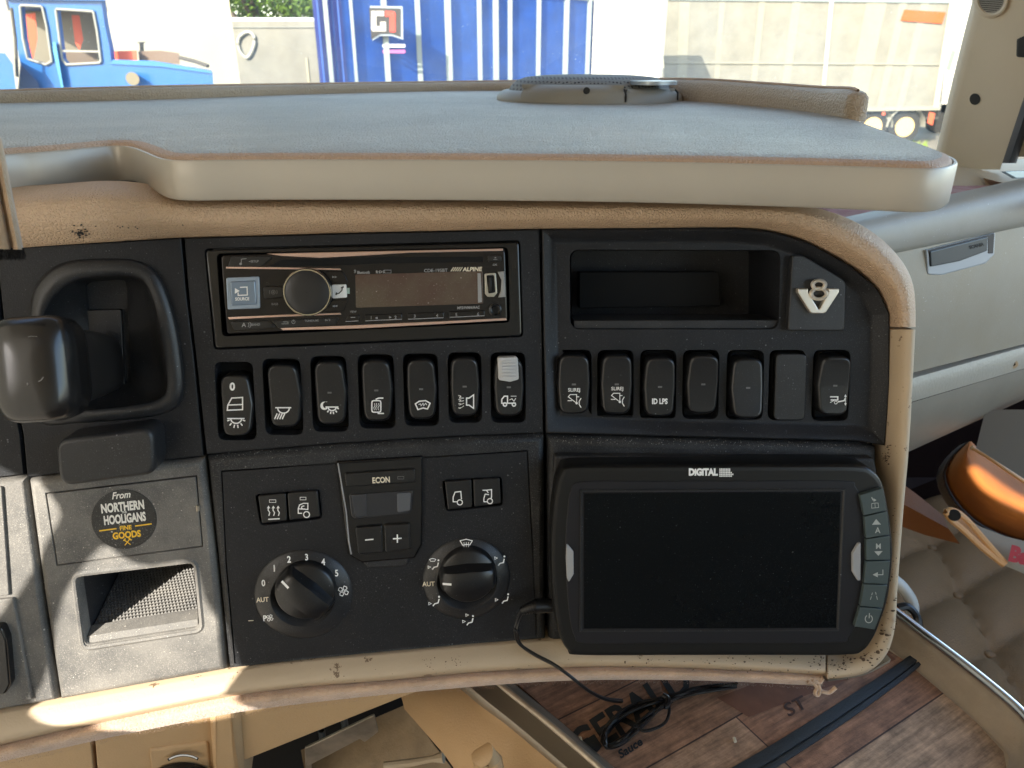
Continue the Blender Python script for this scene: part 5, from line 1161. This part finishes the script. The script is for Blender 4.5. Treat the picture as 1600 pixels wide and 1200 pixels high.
# ============================================================ CURTAIN at the left
cu = thing('suede_curtain', EYE + ray(0, 300) * .33, 'tan suede curtain edge with black fringe hanging at the far left', 'curtain')
def CU(px, py, q=0): d = ray(px, py); return EYE + d * (.335 + q)
rows = []
for i in range(27):
    t = i / 26; py = 196 + t * 194; xe = -1 + 38 * t ** .8 if py < 400 else 37
    xe = {0: 0}.get(0) if False else (2 + (py - 213) * (35 / 177.) if py > 213 else 2 - (213 - py) * 1.2)
    rows.append([CU(xe + dx, py + .02 * dx, q) for dx, q in ((0, .010), (-1, .003), (-4, -.001), (-9, -.003), (-14, -.002), (-17, .0015), (-20, .0015), (-24, -.003), (-34, -.005), (-60, -.004), (-110, .0))])
grid('curtain_cloth', rows, MT['curtain'], cu)
rn = random.Random(2); vs = []; fs = []
for _ in range(1500):
    x = rn.uniform(-40, 36); y = 388 + rn.uniform(-1, 1); b = CU(x, y, .001 + rn.uniform(0, .006)); c = CU(x + rn.gauss(1, 2.4), y + rn.uniform(10, 21), .004 + rn.uniform(-.004, .004)); i = len(vs)
    vs += [b, b + V((.0007, 0, 0)), c]; fs.append((i, i + 1, i + 2))
tag(add('fringe', vs, fs, MT['fringe'], cu, smooth=None), kind='stuff')

# ============================================================ PASSENGER SIDE DASH
PP = Plane(1340, 360, .66, yaw=30, lean=6)
pd = thing('passenger_dashboard', PP(1500, 500, -.05), 'grey beige passenger side dashboard with drop-down locker door behind the console', 'dashboard')
def pband(name, rows_, m): return grid(name, rows_, m, pd)
def line(p, q, n=14): return [tuple(V(p).lerp(V(q), i / n)) for i in range(n + 1)]
def pface(name, tl, tr, br, bl, w, m, bev=.002, bulge=0, n=10):
    rows = []
    for i in range(n + 1):
        a = V(tl).lerp(V(bl), i / n); b = V(tr).lerp(V(br), i / n); t = i / n
        rows.append([PP(*a.lerp(b, j / n), w + bulge * math.sin(math.pi * t)) for j in range(n + 1)])
    rows = [[p - PP.N * .02 for p in rows[0]]] + rows + [[p - PP.N * .02 for p in rows[-1]]]
    return grid(name, rows, m, pd, smooth_=40)
pface('locker_door', (1330, 408), (1680, 336), (1680, 517), (1330, 607), .002, MT['grey'], bulge=.004)
rollp = [((1330, 410), (1680, 337), .003), ((1330, 402), (1680, 328), .0065), ((1330, 388), (1680, 313), .008), ((1330, 368), (1680, 294), .0075), ((1330, 355), (1680, 279), .004), ((1330, 349), (1680, 271), -.004)]
pband('top_roll', [[PP(*V(a).lerp(V(b), j / 10), w) if w > 0 else PP(*V(a).lerp(V(b), j / 10), 0) + PP.N * w for j in range(11)] for a, b, w in [((1330, 414), (1680, 341), -.01)] + rollp + [((1330, 346), (1680, 268), -.02)]], MT['pearl'])
rz = PP(1400, 338, -.004).z
pband('tray_mat', [[onz(x, 288 + t * max(2, (347 - (x - 1330) * .205) - 288), rz - .004) for x in (1180, 1280, 1380, 1480, 1560)] for t in (0, .5, 1)], MT['pinkmat'])
mt_ = bpy.data.objects['tray_mat']
# raised rim running round the tray towards the pillar
rim_l = [(1440, 262), (1478, 252), (1520, 252), (1570, 254), (1640, 266)]
rows = []
zt = rz + .018
for i, (x, y) in enumerate(smooth([(1400, 262), (1450, 256), (1500, 252), (1560, 254), (1700, 262)], 6)):
    pass
def rimrow(pts, dz): return [onz(x, y, rz + dz) for x, y in smooth(pts, 6)]
pband('tray_rim', [rimrow([(1380, 247), (1450, 246), (1510, 246), (1570, 248), (1680, 250)], -.0), rimrow([(1380, 259), (1450, 256), (1510, 254), (1570, 256), (1680, 262)], .006),
    rimrow([(1380, 272), (1450, 266), (1500, 264), (1550, 272), (1680, 296)], .008), rimrow([(1380, 280), (1450, 272), (1510, 273), (1556, 283), (1680, 315)], .004), rimrow([(1380, 300), (1450, 299), (1510, 300), (1580, 296), (1680, 330)], -.008)], MT['beige_c'])
pad('rim_vent', PP, [(1570, 268), (1700, 262), (1700, 276), (1588, 279)], .0, .004, mat('vent_blue_grey', (.35, .45, .52), .25, .5), pd, bev=1.5)
ho = pad('locker_handle', PP, rnd([(1448, 391), (1556, 364), (1554, 398), (1540, 412), (1472, 430), (1450, 429)], [1, 1, 8, 10, 8, 4]), .003, .0055, mat('handle_lip', (.42, .45, .47), .3, .1), pd, bev=2)
pad('handle_shadow', PP, rnd([(1450, 391), (1554, 365), (1552, 396), (1544, 396), (1544, 372), (1454, 412)], 1), .005, .0058, mat('handle_recess_shade', (.05, .04, .035), .6), ho, bev=.5)  # dark plate paints the shade inside the handle recess
pad('handle_flap', PP, rnd([(1454, 393), (1544, 370), (1543, 392), (1500, 408), (1455, 417)], 2), .005, .0072, MT['handle'], ho, bev=1.5)
glyph('embossed_mark', PP, [('t', 'SCANIA', 1526, 384, 5.5, .9, -14, .02)], .0075, MT['hole'], ho)
pface('lower_ledge', (1330, 618), (1680, 520), (1680, 552), (1330, 656), .006, MT['pearl'], bulge=.002, n=6)
bpy.data.objects['lower_ledge'].data.materials[0] = mat('ledge_beige', (.40, .36, .29), .38, grain=300, gd=.0006, var=.12)
rows = []
for i in range(12):
    t = i / 11; a = V((1330, 652)).lerp(V((1380, 772)), t); b = V((1680, 548)).lerp(V((1680, 628)), t); w = .006 - .05 * t * t
    rows.append([PP(*a.lerp(b, j / 14), 0) + PP.N * w for j in range(15)])
grid('lower_panel', rows, MT['greyd'], pd, smooth_=60)
tube('screw', [PP(1583, 569, -.002), PP(1583, 569, .0065)], .005, MT['metal'], pd, n=16); tube('screw_socket', [PP(1583, 569, .0066), PP(1583, 569, .0070)], .0026, MT['hole'], pd, n=6)

# ============================================================ CABIN FLOOR SIDE
ZQ = EYE.z - .80
qu = thing('tufted_seat', onz(1500, 950, ZQ), 'beige tufted leather cushion with buttons at the lower right', 'seat')
btnp = [onz(x, y, ZQ) for x, y in ((1505, 905), (1556, 995), (1463, 832))]
e1 = (btnp[1] - btnp[0]); e2 = (btnp[0] - btnp[2])
a_ = btnp[0]; ux = V((.095, .04, 0)); 
d1 = V((btnp[1].x - btnp[0].x, btnp[1].y - btnp[0].y, 0)); d2 = V((.155, .085, 0))
sites = [a_ + d1 * i + d2 * j for i in range(-5, 6) for j in range(-6, 7)]
det = d1.x * d2.y - d1.y * d2.x
def qh(x, y):
    rx, ry = x - a_.x, y - a_.y; u = (rx * d2.y - ry * d2.x) / det; v = (d1.x * ry - d1.y * rx) / det
    fu, fv = u - math.floor(u), v - math.floor(v); s = min(fu, 1 - fu); t = min(fv, 1 - fv)
    dd = min(((fu - i) * d1 + (fv - j) * d2).length for i in (0, 1) for j in (0, 1))
    puff = (max(0, math.sin(math.pi * fu)) * max(0, math.sin(math.pi * fv))) ** .5
    fold = .0022 * math.sin(math.atan2(fv - round(fv), fu - round(fu)) * 8) * math.exp(-dd / .028)
    return .024 * puff - .014 * math.exp(-dd / .013) + fold
rows = []; x0, x1, y0, y1 = .38, 1.35, .55, 2.0
for i in range(150):
    y = y0 + (y1 - y0) * i / 149; rows.append([V((x0 + (x1 - x0) * j / 139, y, ZQ - .03 + qh(x0 + (x1 - x0) * j / 139, y))) for j in range(140)])
grid('tufted_cover', rows, MT['quilt'], qu)
for p in sites:
    if x0 < p.x < x1 and y0 < p.y < y1 and onz and abs(p.x - .75) < .35:
        rr = [[p + V((math.cos(2 * math.pi * j / 16) * r, math.sin(2 * math.pi * j / 16) * r, -.0365 + h)) for j in range(16)] for r, h in ((.0085, 0), (.008, .003), (.005, .0048), (.0003, .0052))]
        grid('tuft_button', rr, MT['quilt'], qu, closed=True)

grid('glow_tinted_fold', [[EYE + ray(x, y) * d for x, y, d in r] for r in ([(1385, 738, 1.16), (1412, 757, 1.14), (1440, 778, 1.12), (1474, 806, 1.10)], [(1385, 775, 1.13), (1412, 788, 1.11), (1440, 803, 1.09), (1482, 826, 1.07)], [(1385, 812, 1.13), (1412, 824, 1.12), (1445, 836, 1.11), (1500, 850, 1.10)])], mat('glow_tinted_leather', (.36, .13, .035), .6, leather=260, ld=.0003, var=.15), qu)  # extra quilt piece with the orange sun glow in its colour
# foot box bolster, orange sun glow put into its colour; pale lettered strap
fb = thing('glow_tinted_bolster', EYE + ray(1550, 790) * 1.0, 'leather bolster coloured with orange sun glow under the passenger dashboard', 'bolster')
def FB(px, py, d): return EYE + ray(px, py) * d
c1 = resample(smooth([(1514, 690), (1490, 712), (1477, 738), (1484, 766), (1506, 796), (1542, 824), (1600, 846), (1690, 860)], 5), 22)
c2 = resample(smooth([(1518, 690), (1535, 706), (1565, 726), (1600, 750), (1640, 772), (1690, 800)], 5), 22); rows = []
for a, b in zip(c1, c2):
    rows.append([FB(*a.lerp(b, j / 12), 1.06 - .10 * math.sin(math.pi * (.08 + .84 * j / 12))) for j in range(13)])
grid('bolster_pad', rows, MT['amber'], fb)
rows = []
for a, b in zip(c1, resample(smooth([(1500, 695), (1478, 715), (1463, 742), (1470, 772), (1494, 806), (1535, 838), (1600, 864), (1690, 880)], 5), 22)):
    rows.append([FB(*a, 1.045), FB(*a.lerp(b, .3), 1.02), FB(*a.lerp(b, .8), 1.03), FB(*b, 1.06)])
grid('bolster_border', rows, mat('bolster_brown', (.11, .075, .045), .5), fb)
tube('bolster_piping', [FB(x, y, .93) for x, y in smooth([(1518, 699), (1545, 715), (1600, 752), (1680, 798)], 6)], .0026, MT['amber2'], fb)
sp2 = thing('lettered_strap', EYE + ray(1560, 840) * .95, 'pale strap with red lettering crossing the lower right corner', 'strap')
rows = [[FB(*p, d + .01) for p in r] for r, d in (([(1476, 797), (1500, 803), (1530, 822), (1570, 838), (1620, 850), (1680, 860)], .975), ([(1478, 806), (1502, 820), (1532, 845), (1568, 868), (1620, 885), (1680, 895)], .97), ([(1482, 812), (1500, 828), (1530, 856), (1566, 882), (1620, 905), (1680, 915)], .975))]
grid('strap_band', rows, mat('strap_grey', (.38, .32, .22), .6), sp2)
tubes('strap_edge', [[FB(x, y, .962) for x, y in smooth([(1478, 800), (1486, 812), (1505, 828), (1535, 856), (1568, 882)], 6)], [FB(x, y, .962) for x, y in smooth([(1478, 800), (1490, 798), (1510, 812), (1540, 846), (1570, 880)], 6)]], .0042, MT['amber2'], sp2)
glyph('red_lettering', type('FS', (), {'__call__': lambda s, x, y, w=0: FB(x, y, .955 - w), 'nrm': lambda s, x, y: V((0, -1, 0))})(), [('t', 'Bag', 1599, 873, 34, .95, 14, .05)], .0, MT['redprint'], sp2)
ta, tb = resample(smooth([(1478, 800), (1486, 812), (1505, 828), (1535, 856), (1568, 882)], 6), 14), resample(smooth([(1478, 800), (1490, 798), (1510, 812), (1540, 846), (1570, 880)], 6), 14)
grid('leather_tab', [[FB(*a.lerp(b, q), .9625 + h) for q, h in ((0, 0), (.3, -.0015), (.7, -.0015), (1, 0))] for a, b in zip(ta, tb)], mat('tab_leather', (.50, .25, .10), .55, leather=300, ld=.0003), sp2)
tube('eyelet', [FB(1491, 805, .958), FB(1491, 805, .955)], .0075, MT['hole'], sp2, n=20)
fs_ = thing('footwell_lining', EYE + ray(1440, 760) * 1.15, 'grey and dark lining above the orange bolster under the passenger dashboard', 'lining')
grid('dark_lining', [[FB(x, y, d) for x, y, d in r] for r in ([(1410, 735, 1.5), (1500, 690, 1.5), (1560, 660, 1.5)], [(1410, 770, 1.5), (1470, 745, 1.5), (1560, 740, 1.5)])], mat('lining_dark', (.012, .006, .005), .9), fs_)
grid('grey_lining', [[FB(x, y, d) for x, y, d in r] for r in ([(1540, 640, .9), (1600, 640, .88), (1690, 640, .86)], [(1525, 700, .9), (1600, 748, .88), (1690, 800, .86)])], mat('lining_grey', (.16, .145, .12), .6), fs_)

# ============================================================ PULL-OUT TRAY
tr = thing('pull_out_tray', onz(1200, 1130, ZM), 'pull-out tray with silver edged rim under the dashboard', 'tray')
edge = smooth([(1290, 905), (1340, 925), (1390, 958), (1440, 997), (1500, 1043), (1560, 1092), (1592, 1122), (1612, 1150), (1618, 1190), (1600, 1240)], 5)
ein = smooth([(1262, 952), (1320, 972), (1375, 1003), (1410, 1030), (1468, 1078), (1525, 1128), (1560, 1160), (1575, 1180), (1572, 1205), (1550, 1250)], 5)
zr = ZM + .016
E_ = resample([tuple(onz(x, y, zr)) for x, y in edge], 60); I_ = resample([tuple(onz(x, y, ZM - .001)) for x, y in ein], 60)
rows = []
for i in range(60):
    a, b = E_[i], I_[i]; out_ = (a - b); out_.z = 0; out_.normalize()
    rows.append([a + out_ * .006 + V((0, 0, -.05)), a + out_ * .006 + V((0, 0, -.004)), a + out_ * .004, a, a - out_ * .004 + V((0, 0, -.002)), a.lerp(b, .35) + V((0, 0, -.0035)), a.lerp(b, .8) + V((0, 0, -.003)), b])
grid('tray_rim', rows, mat('rim_beige', (.44, .35, .26), .6, grain=500, gd=.0004, var=.18, vs=25, wear=(60, .38, (.22, .15, .1))), tr)
tube('silver_edge', [r[2] + V((0, 0, .001)) for r in rows], .0042, MT['chrome'], tr, n=12)
lf = [(700, 1040), (745, 1082), (800, 1126), (850, 1168), (905, 1216), (960, 1270)]
rowsl = []
for x, y in smooth(lf, 4): rowsl.append([onz(x + dx, y + dy, ZM + z) for dx, dy, z in ((-10, 8, -.012), (-6, 4, -.001), (2, 2, .002), (10, -2, .001), (24, -6, .001), (34, -8, .002), (41, -9, .012), (46, -10, .014), (52, -12, .012), (57, -13, .002), (60, -14, -.004))])
grid('side_rail', rowsl, mat('rail_satin', (.30, .26, .21), .35, .6, var=.1), tr)
tube('rail_edge', [onz(x + 41, y - 9, ZM + .014) for x, y in smooth(lf, 4)], .0022, MT['metal'], tr)
pA, pB = onz(1140, 1200, ZM), onz(1400, 1040, ZM); angp = math.atan2((pB - pA).y, (pB - pA).x)
mt = thing('printed_mat', onz(1150, 1120, ZM), 'worn plank print mat with dark stamped lettering lying in the tray', 'mat')
mpoly = [onz(x, y, ZM) for x, y in ((730, 1000), (800, 1060), (950, 1195), (1040, 1290), (1570, 1290), (1573, 1205), (1568, 1175), (1525, 1128), (1468, 1078), (1410, 1030), (1340, 985), (1200, 930))]
k = len(mpoly); add('mat_sheet', mpoly + [p - V((0, 0, .003)) for p in mpoly], [tuple(t_) for t_ in tessellate_polygon([mpoly])] + [(i, (i + 1) % k, k + (i + 1) % k, k + i) for i in range(k)], wood_mat(angp), mt, smooth=None)
class QM:
    def __call__(s, x, y, w=0): return onz(x, y, ZM + .0004 + w)
    def nrm(s, x, y): return V((0, 0, 1))
glyph('stamped_lettering', QM(), [('t', 'GERALD', 985, 1112, 50, .86, -33, .018), ('t', 'Sauce', 985, 1168, 14, 1, -33, .02, .2), ('f', [(905, 1160), (925, 1178), (936, 1170), (918, 1152)])], 0, mat('stamp_black', (.025, .028, .03), .8), mt)
glyph('stamped_letters_small', QM(), [('t', 'ST', 1243, 1103, 22, 1.1, -27, .0)], 0, mat('stamp_brown', (.07, .035, .025), .8), mt)
glyph('plain_plank', QM(), [('f', [(1170, 1120), (1330, 1060), (1400, 1030), (1360, 1000), (1200, 1060), (1120, 1090)])], -.0002, mat('plank_red_brown', (.20, .085, .045), .8, var=.2, vs=60), mt)
wb_ = thing('webbing_strap', onz(1270, 1120, ZM), 'black woven webbing strap lying diagonally across the plank print mat', 'strap')
sA = [(1066, 1241), (1151, 1195), (1236, 1145), (1315, 1095), (1393, 1044), (1442, 1008)]; sB = [(1110, 1262), (1190, 1214), (1270, 1163), (1345, 1112), (1412, 1062), (1455, 1025)]
a1_, b1_ = resample(smooth(sA, 6), 60), resample(smooth(sB, 6), 60)
grid('webbing', [[onz(*a.lerp(b, t), ZM + h) for t, h in ((0, .0004), (.03, .0022), (.5, .0026), (.60, .0026), (.63, .0012), (.68, .0012), (.71, .0026), (.97, .0022), (1, .0004))] for a, b in zip(a1_, b1_)], MT['tapeblk'], wb_)
rn = random.Random(8)
for x, y in ((906, 1152), (1147, 1153)):
    o = tag(tube('crumb', [onz(x, y, ZM + .002), onz(x + 2, y + 6, ZM + .002)], .0011, mat('crumb_pale', (.6, .55, .42), .8), n=8), 'small pale crumb lying on the mat near the %s' % ('big stamped lettering' if x < 1000 else 'middle plank'), 'crumb')

# cable and ring behind the tray at the right
tag(tubes('footwell_cable', [[EYE + ray(x, y) * .78 for x, y in smooth(l, 6)] for l in ([(1402, 950), (1418, 948), (1432, 962), (1438, 985), (1450, 1000), (1465, 1018)], [(1400, 962), (1412, 975), (1430, 985), (1442, 1000), (1448, 1010)])], .0042, MT['rubber']), 'black cable looping down between console corner and tufted cushion', 'cable')
tag(tube('pale_ring', [EYE + ray(x, y) * .80 for x, y in smooth([(1395, 905), (1410, 918), (1424, 940), (1426, 958)], 6)], .0065, mat('ring_pale', (.55, .52, .44), .35)), 'pale bent plastic handle showing beside the console lower corner', 'handle')

# ============================================================ LOWER CONSOLE (left)
lc = thing('lower_console', PM(500, 1150, -.06), 'tan lower console with socket and open worn compartment below the dashboard', 'console')
def PLc(px, py, w=0): return PA(px, py, 0) + PA.nrm(px, py) * 0 + ray(px, py).normalized() * (-w)
PLow = Plane(0, 0, yaw=8, lean=-14, pt=PM(400, 1100, -.015))
def lcell(name, pts, w, m, bev=1.5, w0=-.03, par=None, bw=None): return pad(name, PLow, pts, w0, w, m, par or lc, bev=bev, bw=bw)
lcell('console_left_panel', [(-70, 1150), (139, 1140), (152, 1260), (-70, 1280)], .0, MT['console'])
lcell('console_face', [(146, 1130), (345, 1090), (352, 1260), (158, 1270)], .0, MT['console'], bev=2)
lcell('console_rib', rnd([(322, 1100), (372, 1088), (385, 1265), (335, 1268)], 4), .010, MT['console'], bev=14, bw=.008)
lcell('console_slope', [(368, 1085), (760, 1040), (700, 1066), (640, 1085), (372, 1192), (384, 1270), (368, 1270)], .004, MT['console'], bev=1.5)
so_ = lcell('socket_plate', rnd([(232, 1172), (325, 1160), (332, 1250), (245, 1262)], 6), .0018, MT['console'], bev=4)
def disc2(name, cx, cy, prof, m, parent):
    rows = [[PLow(cx, cy, 0) + (PLow.U * math.cos(a) + PLow.V * math.sin(a)) * r * .00055 + PLow.N * w for a in [2 * math.pi * j / 48 for j in range(48)]] for r, w in prof]
    return grid(name, rows, m, parent, smooth_=40, closed=True)
disc2('power_socket', 287, 1207, [(37, .003), (36, .008), (31, .010), (27, .008), (25, -.006), (.2, -.006)], MT['gloss'], so_)
glyph('socket_marking', PLow, [('l', arc(287, 1222, 43, 42, -125, -58, 12), 4.5)], .0045, MT['gap'], so_); glyph('socket_marking_light', PLow, [('l', arc(287, 1222, 43, 42, -122, -61, 12), 2.6)], .0047, MT['white'], so_)
grid('compartment_back', [[PLow(x, y, -.10) for x in (330, 500, 650, 760)] for y in (1060, 1130, 1200, 1330)], MT['gap'], lc)
# compartment floor (sloping, dirty) and side wall
flr = [(470, 1215), (500, 1160), (612, 1100), (637, 1118), (700, 1185), (740, 1260), (470, 1260)]
zf = PLow(600, 1160, -.05).z
rows = [[PLow(*V(a).lerp(V(b), j / 8), w) for j in range(9)] for a, b, w in (((470, 1172), (636, 1100), -.075), ((476, 1205), (668, 1150), -.05), ((482, 1235), (698, 1190), -.03), ((490, 1290), (760, 1270), -.01))]
grid('compartment_floor', rows, MT['carpet'], lc)
tube('torn_lining', [PLow(x, y, w) for x, y, w in ((600, 1196, -.022), (640, 1192, -.02), (675, 1186, -.018), (693, 1183, -.017))], [.003, .0032, .0026, .005], MT['beige'], lc, n=8)
rows = [[PLow(*V(a).lerp(V(b), j / 8), w) for j in range(9)] for a, b, w in (((614, 1090), (640, 1060), -.085), ((640, 1118), (700, 1052), -.055), ((700, 1190), (760, 1120), -.02), ((760, 1270), (850, 1230), .0))]
zc = ZM - .004
W_ = [[(610, 1060), (640, 1050), (700, 1040), (760, 1072)], [(626, 1085), (665, 1080), (715, 1076), (752, 1084)], [(632, 1108), (690, 1120), (750, 1120), (800, 1132)], [(695, 1180), (740, 1170), (800, 1165), (845, 1170)], [(730, 1230), (800, 1235), (850, 1230), (895, 1216)], [(770, 1290), (830, 1300), (900, 1290), (960, 1275)]]
Zc = [[-.05, -.02, -.012, -.002]] * 6
grid('compartment_wall', [[onz(x, y, zc + z) for (x, y), z in zip(r, zz)] for r, zz in zip(W_, Zc)], MT['console'], lc)
lg2 = tube('torn_tab', [onz(750, 1200, zc + .006), onz(752, 1185, zc + .014), onz(760, 1178, zc + .018), onz(772, 1190, zc + .008), onz(782, 1215, zc + .004)], [.004, .007, .007, .006, .004], MT['console'], lc, n=10)
mbk = thing('metal_bracket', PLow(540, 1150, -.04), 'bent worn metal bracket standing inside the open compartment', 'bracket')
bp_ = [[(476, 1170), (585, 1118), (591, 1144), (570, 1160), (562, 1155), (480, 1198)]]
pad('bracket_plate', PLow, rnd(bp_[0], 2, 2), -.047, -.045, MT['metal'], mbk, bev=1, wref=-.045)
pad('bracket_foot', PLow, rnd([(476, 1172), (484, 1168), (488, 1215), (478, 1218)], 1, 2), -.052, -.050, MT['metal'], mbk, bev=1, wref=-.05)
tubes('bracket_pins', [[PLow(505, 1160, -.05), PLow(502, 1140, -.05)], [PLow(540, 1142, -.05), PLow(537, 1120, -.05)]], .003, MT['handle'], mbk)

# ============================================================ CAB (roof, rear, door) and added unseen sheets that shape the sun
cabt = thing('cab_interior', V((0, -1.2, 1.2)), 'tan trimmed driver cab with roof, rear wall and added sun blocking sheets around the dashboard', 'cab')
lining = mat('roof_lining', (.50, .43, .33), .85)
HZ = EYE.z + .62
sun_hole = [FB(x, y, .99) for x, y in smooth([(1500, 752), (1512, 735), (1528, 732), (1580, 768), (1640, 800), (1620, 835), (1560, 815), (1520, 790)], 4, True)]  # added roof opening, outlined so the sun lands on the bolster
sun_hole = [p + TOSUN * ((HZ - p.z) / TOSUN.z) for p in sun_hole]
ro = [V((-.63, -1.45, HZ)), V((1.25, -1.45, HZ)), V((1.25, 1.15, HZ)), V((-.63, 1.15, HZ))]; fl = ro + sun_hole; k = len(fl)
fs = [tuple(t_) for t_ in tessellate_polygon([ro, sun_hole])]; fs += [tuple(k + i for i in f) for f in fs]; b0 = 0
for n_ in (4, len(sun_hole)):
    fs += [(b0 + i, b0 + (i + 1) % n_, k + b0 + (i + 1) % n_, k + b0 + i) for i in range(n_)]; b0 += n_
add('roof_panel', fl + [p + V((0, 0, .03)) for p in fl], fs, lining, cabt, smooth=None)
boxm('sun_blocker', (-.9, 0, EYE.z - 1.3), (-.896, 1.1, EYE.z + .62), lining, cabt)
fb_ = bpy.data.objects['sun_blocker']; bpy.data.objects.remove(fb_)
q = [V((XC_, y, z)) for XC_, y, z in ((-.62, .30, EYE.z - 1.3), (-1.0, 1.45, EYE.z - 1.3), (-1.0, 1.45, EYE.z + .65), (-.62, .30, EYE.z + .65))]
add('sun_blocker', q + [p + V((-.004, .001, 0)) for p in q], [(0, 1, 2, 3), (7, 6, 5, 4), (0, 4, 5, 1), (1, 5, 6, 2), (2, 6, 7, 3), (3, 7, 4, 0)], lining, cabt, smooth=None)  # added out-of-view sheet that keeps the sun off the shelf
boxm('rear_wall', (-.63, -1.46, EYE.z - 1.3), (1.25, -1.40, EYE.z + .62), lining, cabt)
boxm('cab_floor', (-1.25, -1.6, EYE.z - 1.35), (1.30, 1.6, EYE.z - 1.31), mat('floor_mat', (.10, .07, .05), .9), cabt)
boxm('bulkhead', (-1.25, 1.30, EYE.z - 1.35), (1.30, 1.34, EYE.z - .30), mat('bulkhead_felt', (.012, .007, .006), .95, spec=.1), cabt)
boxm('door_panel', (1.24, -1.6, EYE.z - 1.35), (1.30, 1.6, EYE.z - .35), MT['grey'], cabt)
# added unseen driver-side sheet; holes shaped to throw sun patches on the dash
XC = -.62
def back(px, py, F=PL, w=.006):
    p = F(px, py, w); return p + TOSUN * ((XC - p.x) / TOSUN.x)
patchA = [(-60, 735), (20, 746), (43, 742), (72, 764), (96, 803), (74, 845), (58, 880), (30, 925), (0, 968), (-60, 1000)]
patchB = [(165, 853), (190, 868), (215, 881), (250, 884), (300, 880), (318, 930), (333, 958), (352, 975), (368, 1010), (378, 1040), (378, 1062), (372, 1084), (400, 1098), (395, 1110), (230, 1150), (215, 1138), (165, 1131), (55, 1111), (66, 1070), (82, 1020), (90, 975), (105, 925), (132, 885)]
patchA, patchB = smooth(patchA, 3, True), smooth(patchB, 3, True)
outer_ = [V((XC, -2.6, EYE.z - 1.3)), V((XC, .30, EYE.z - 1.3)), V((XC, .30, EYE.z + .65)), V((XC, -2.6, EYE.z + .65))]
hA = [back(*p) for p in patchA]; hB = [back(*p) for p in patchB]
flat = outer_ + hA + hB; fs = [tuple(t_) for t_ in tessellate_polygon([outer_, hA, hB])]
k = len(flat); fs += [tuple(k + i for i in f) for f in fs]; b0 = 0
for n_ in (4, len(hA), len(hB)):
    fs += [(b0 + i, b0 + (i + 1) % n_, k + b0 + (i + 1) % n_, k + b0 + i) for i in range(n_)]; b0 += n_
cm = bpy.data.materials.new('sun_mask_cloth'); cm.use_nodes = True; cn = cm.node_tree.nodes; cn.clear()  # translucent so the added sheet glows and lights the panel from the left
o_ = cn.new('ShaderNodeOutputMaterial'); d_ = cn.new('ShaderNodeBsdfDiffuse'); t_ = cn.new('ShaderNodeBsdfTranslucent'); x_ = cn.new('ShaderNodeMixShader')
d_.inputs[0].default_value = (.66, .58, .46, 1); t_.inputs[0].default_value = (.50, .44, .35, 1); x_.inputs[0].default_value = .5
cl_ = cm.node_tree.links.new; cl_(d_.outputs[0], x_.inputs[1]); cl_(t_.outputs[0], x_.inputs[2]); cl_(x_.outputs[0], o_.inputs[0])
add('sun_mask_sheet', flat[:k], fs[:len(tessellate_polygon([outer_, hA, hB]))], cm, cabt, smooth=None)
print('hole A', min(p.y for p in hA), max(p.y for p in hA), min(p.z for p in hA), max(p.z for p in hA))
print('hole B', min(p.y for p in hB), max(p.y for p in hB), min(p.z for p in hB), max(p.z for p in hB))
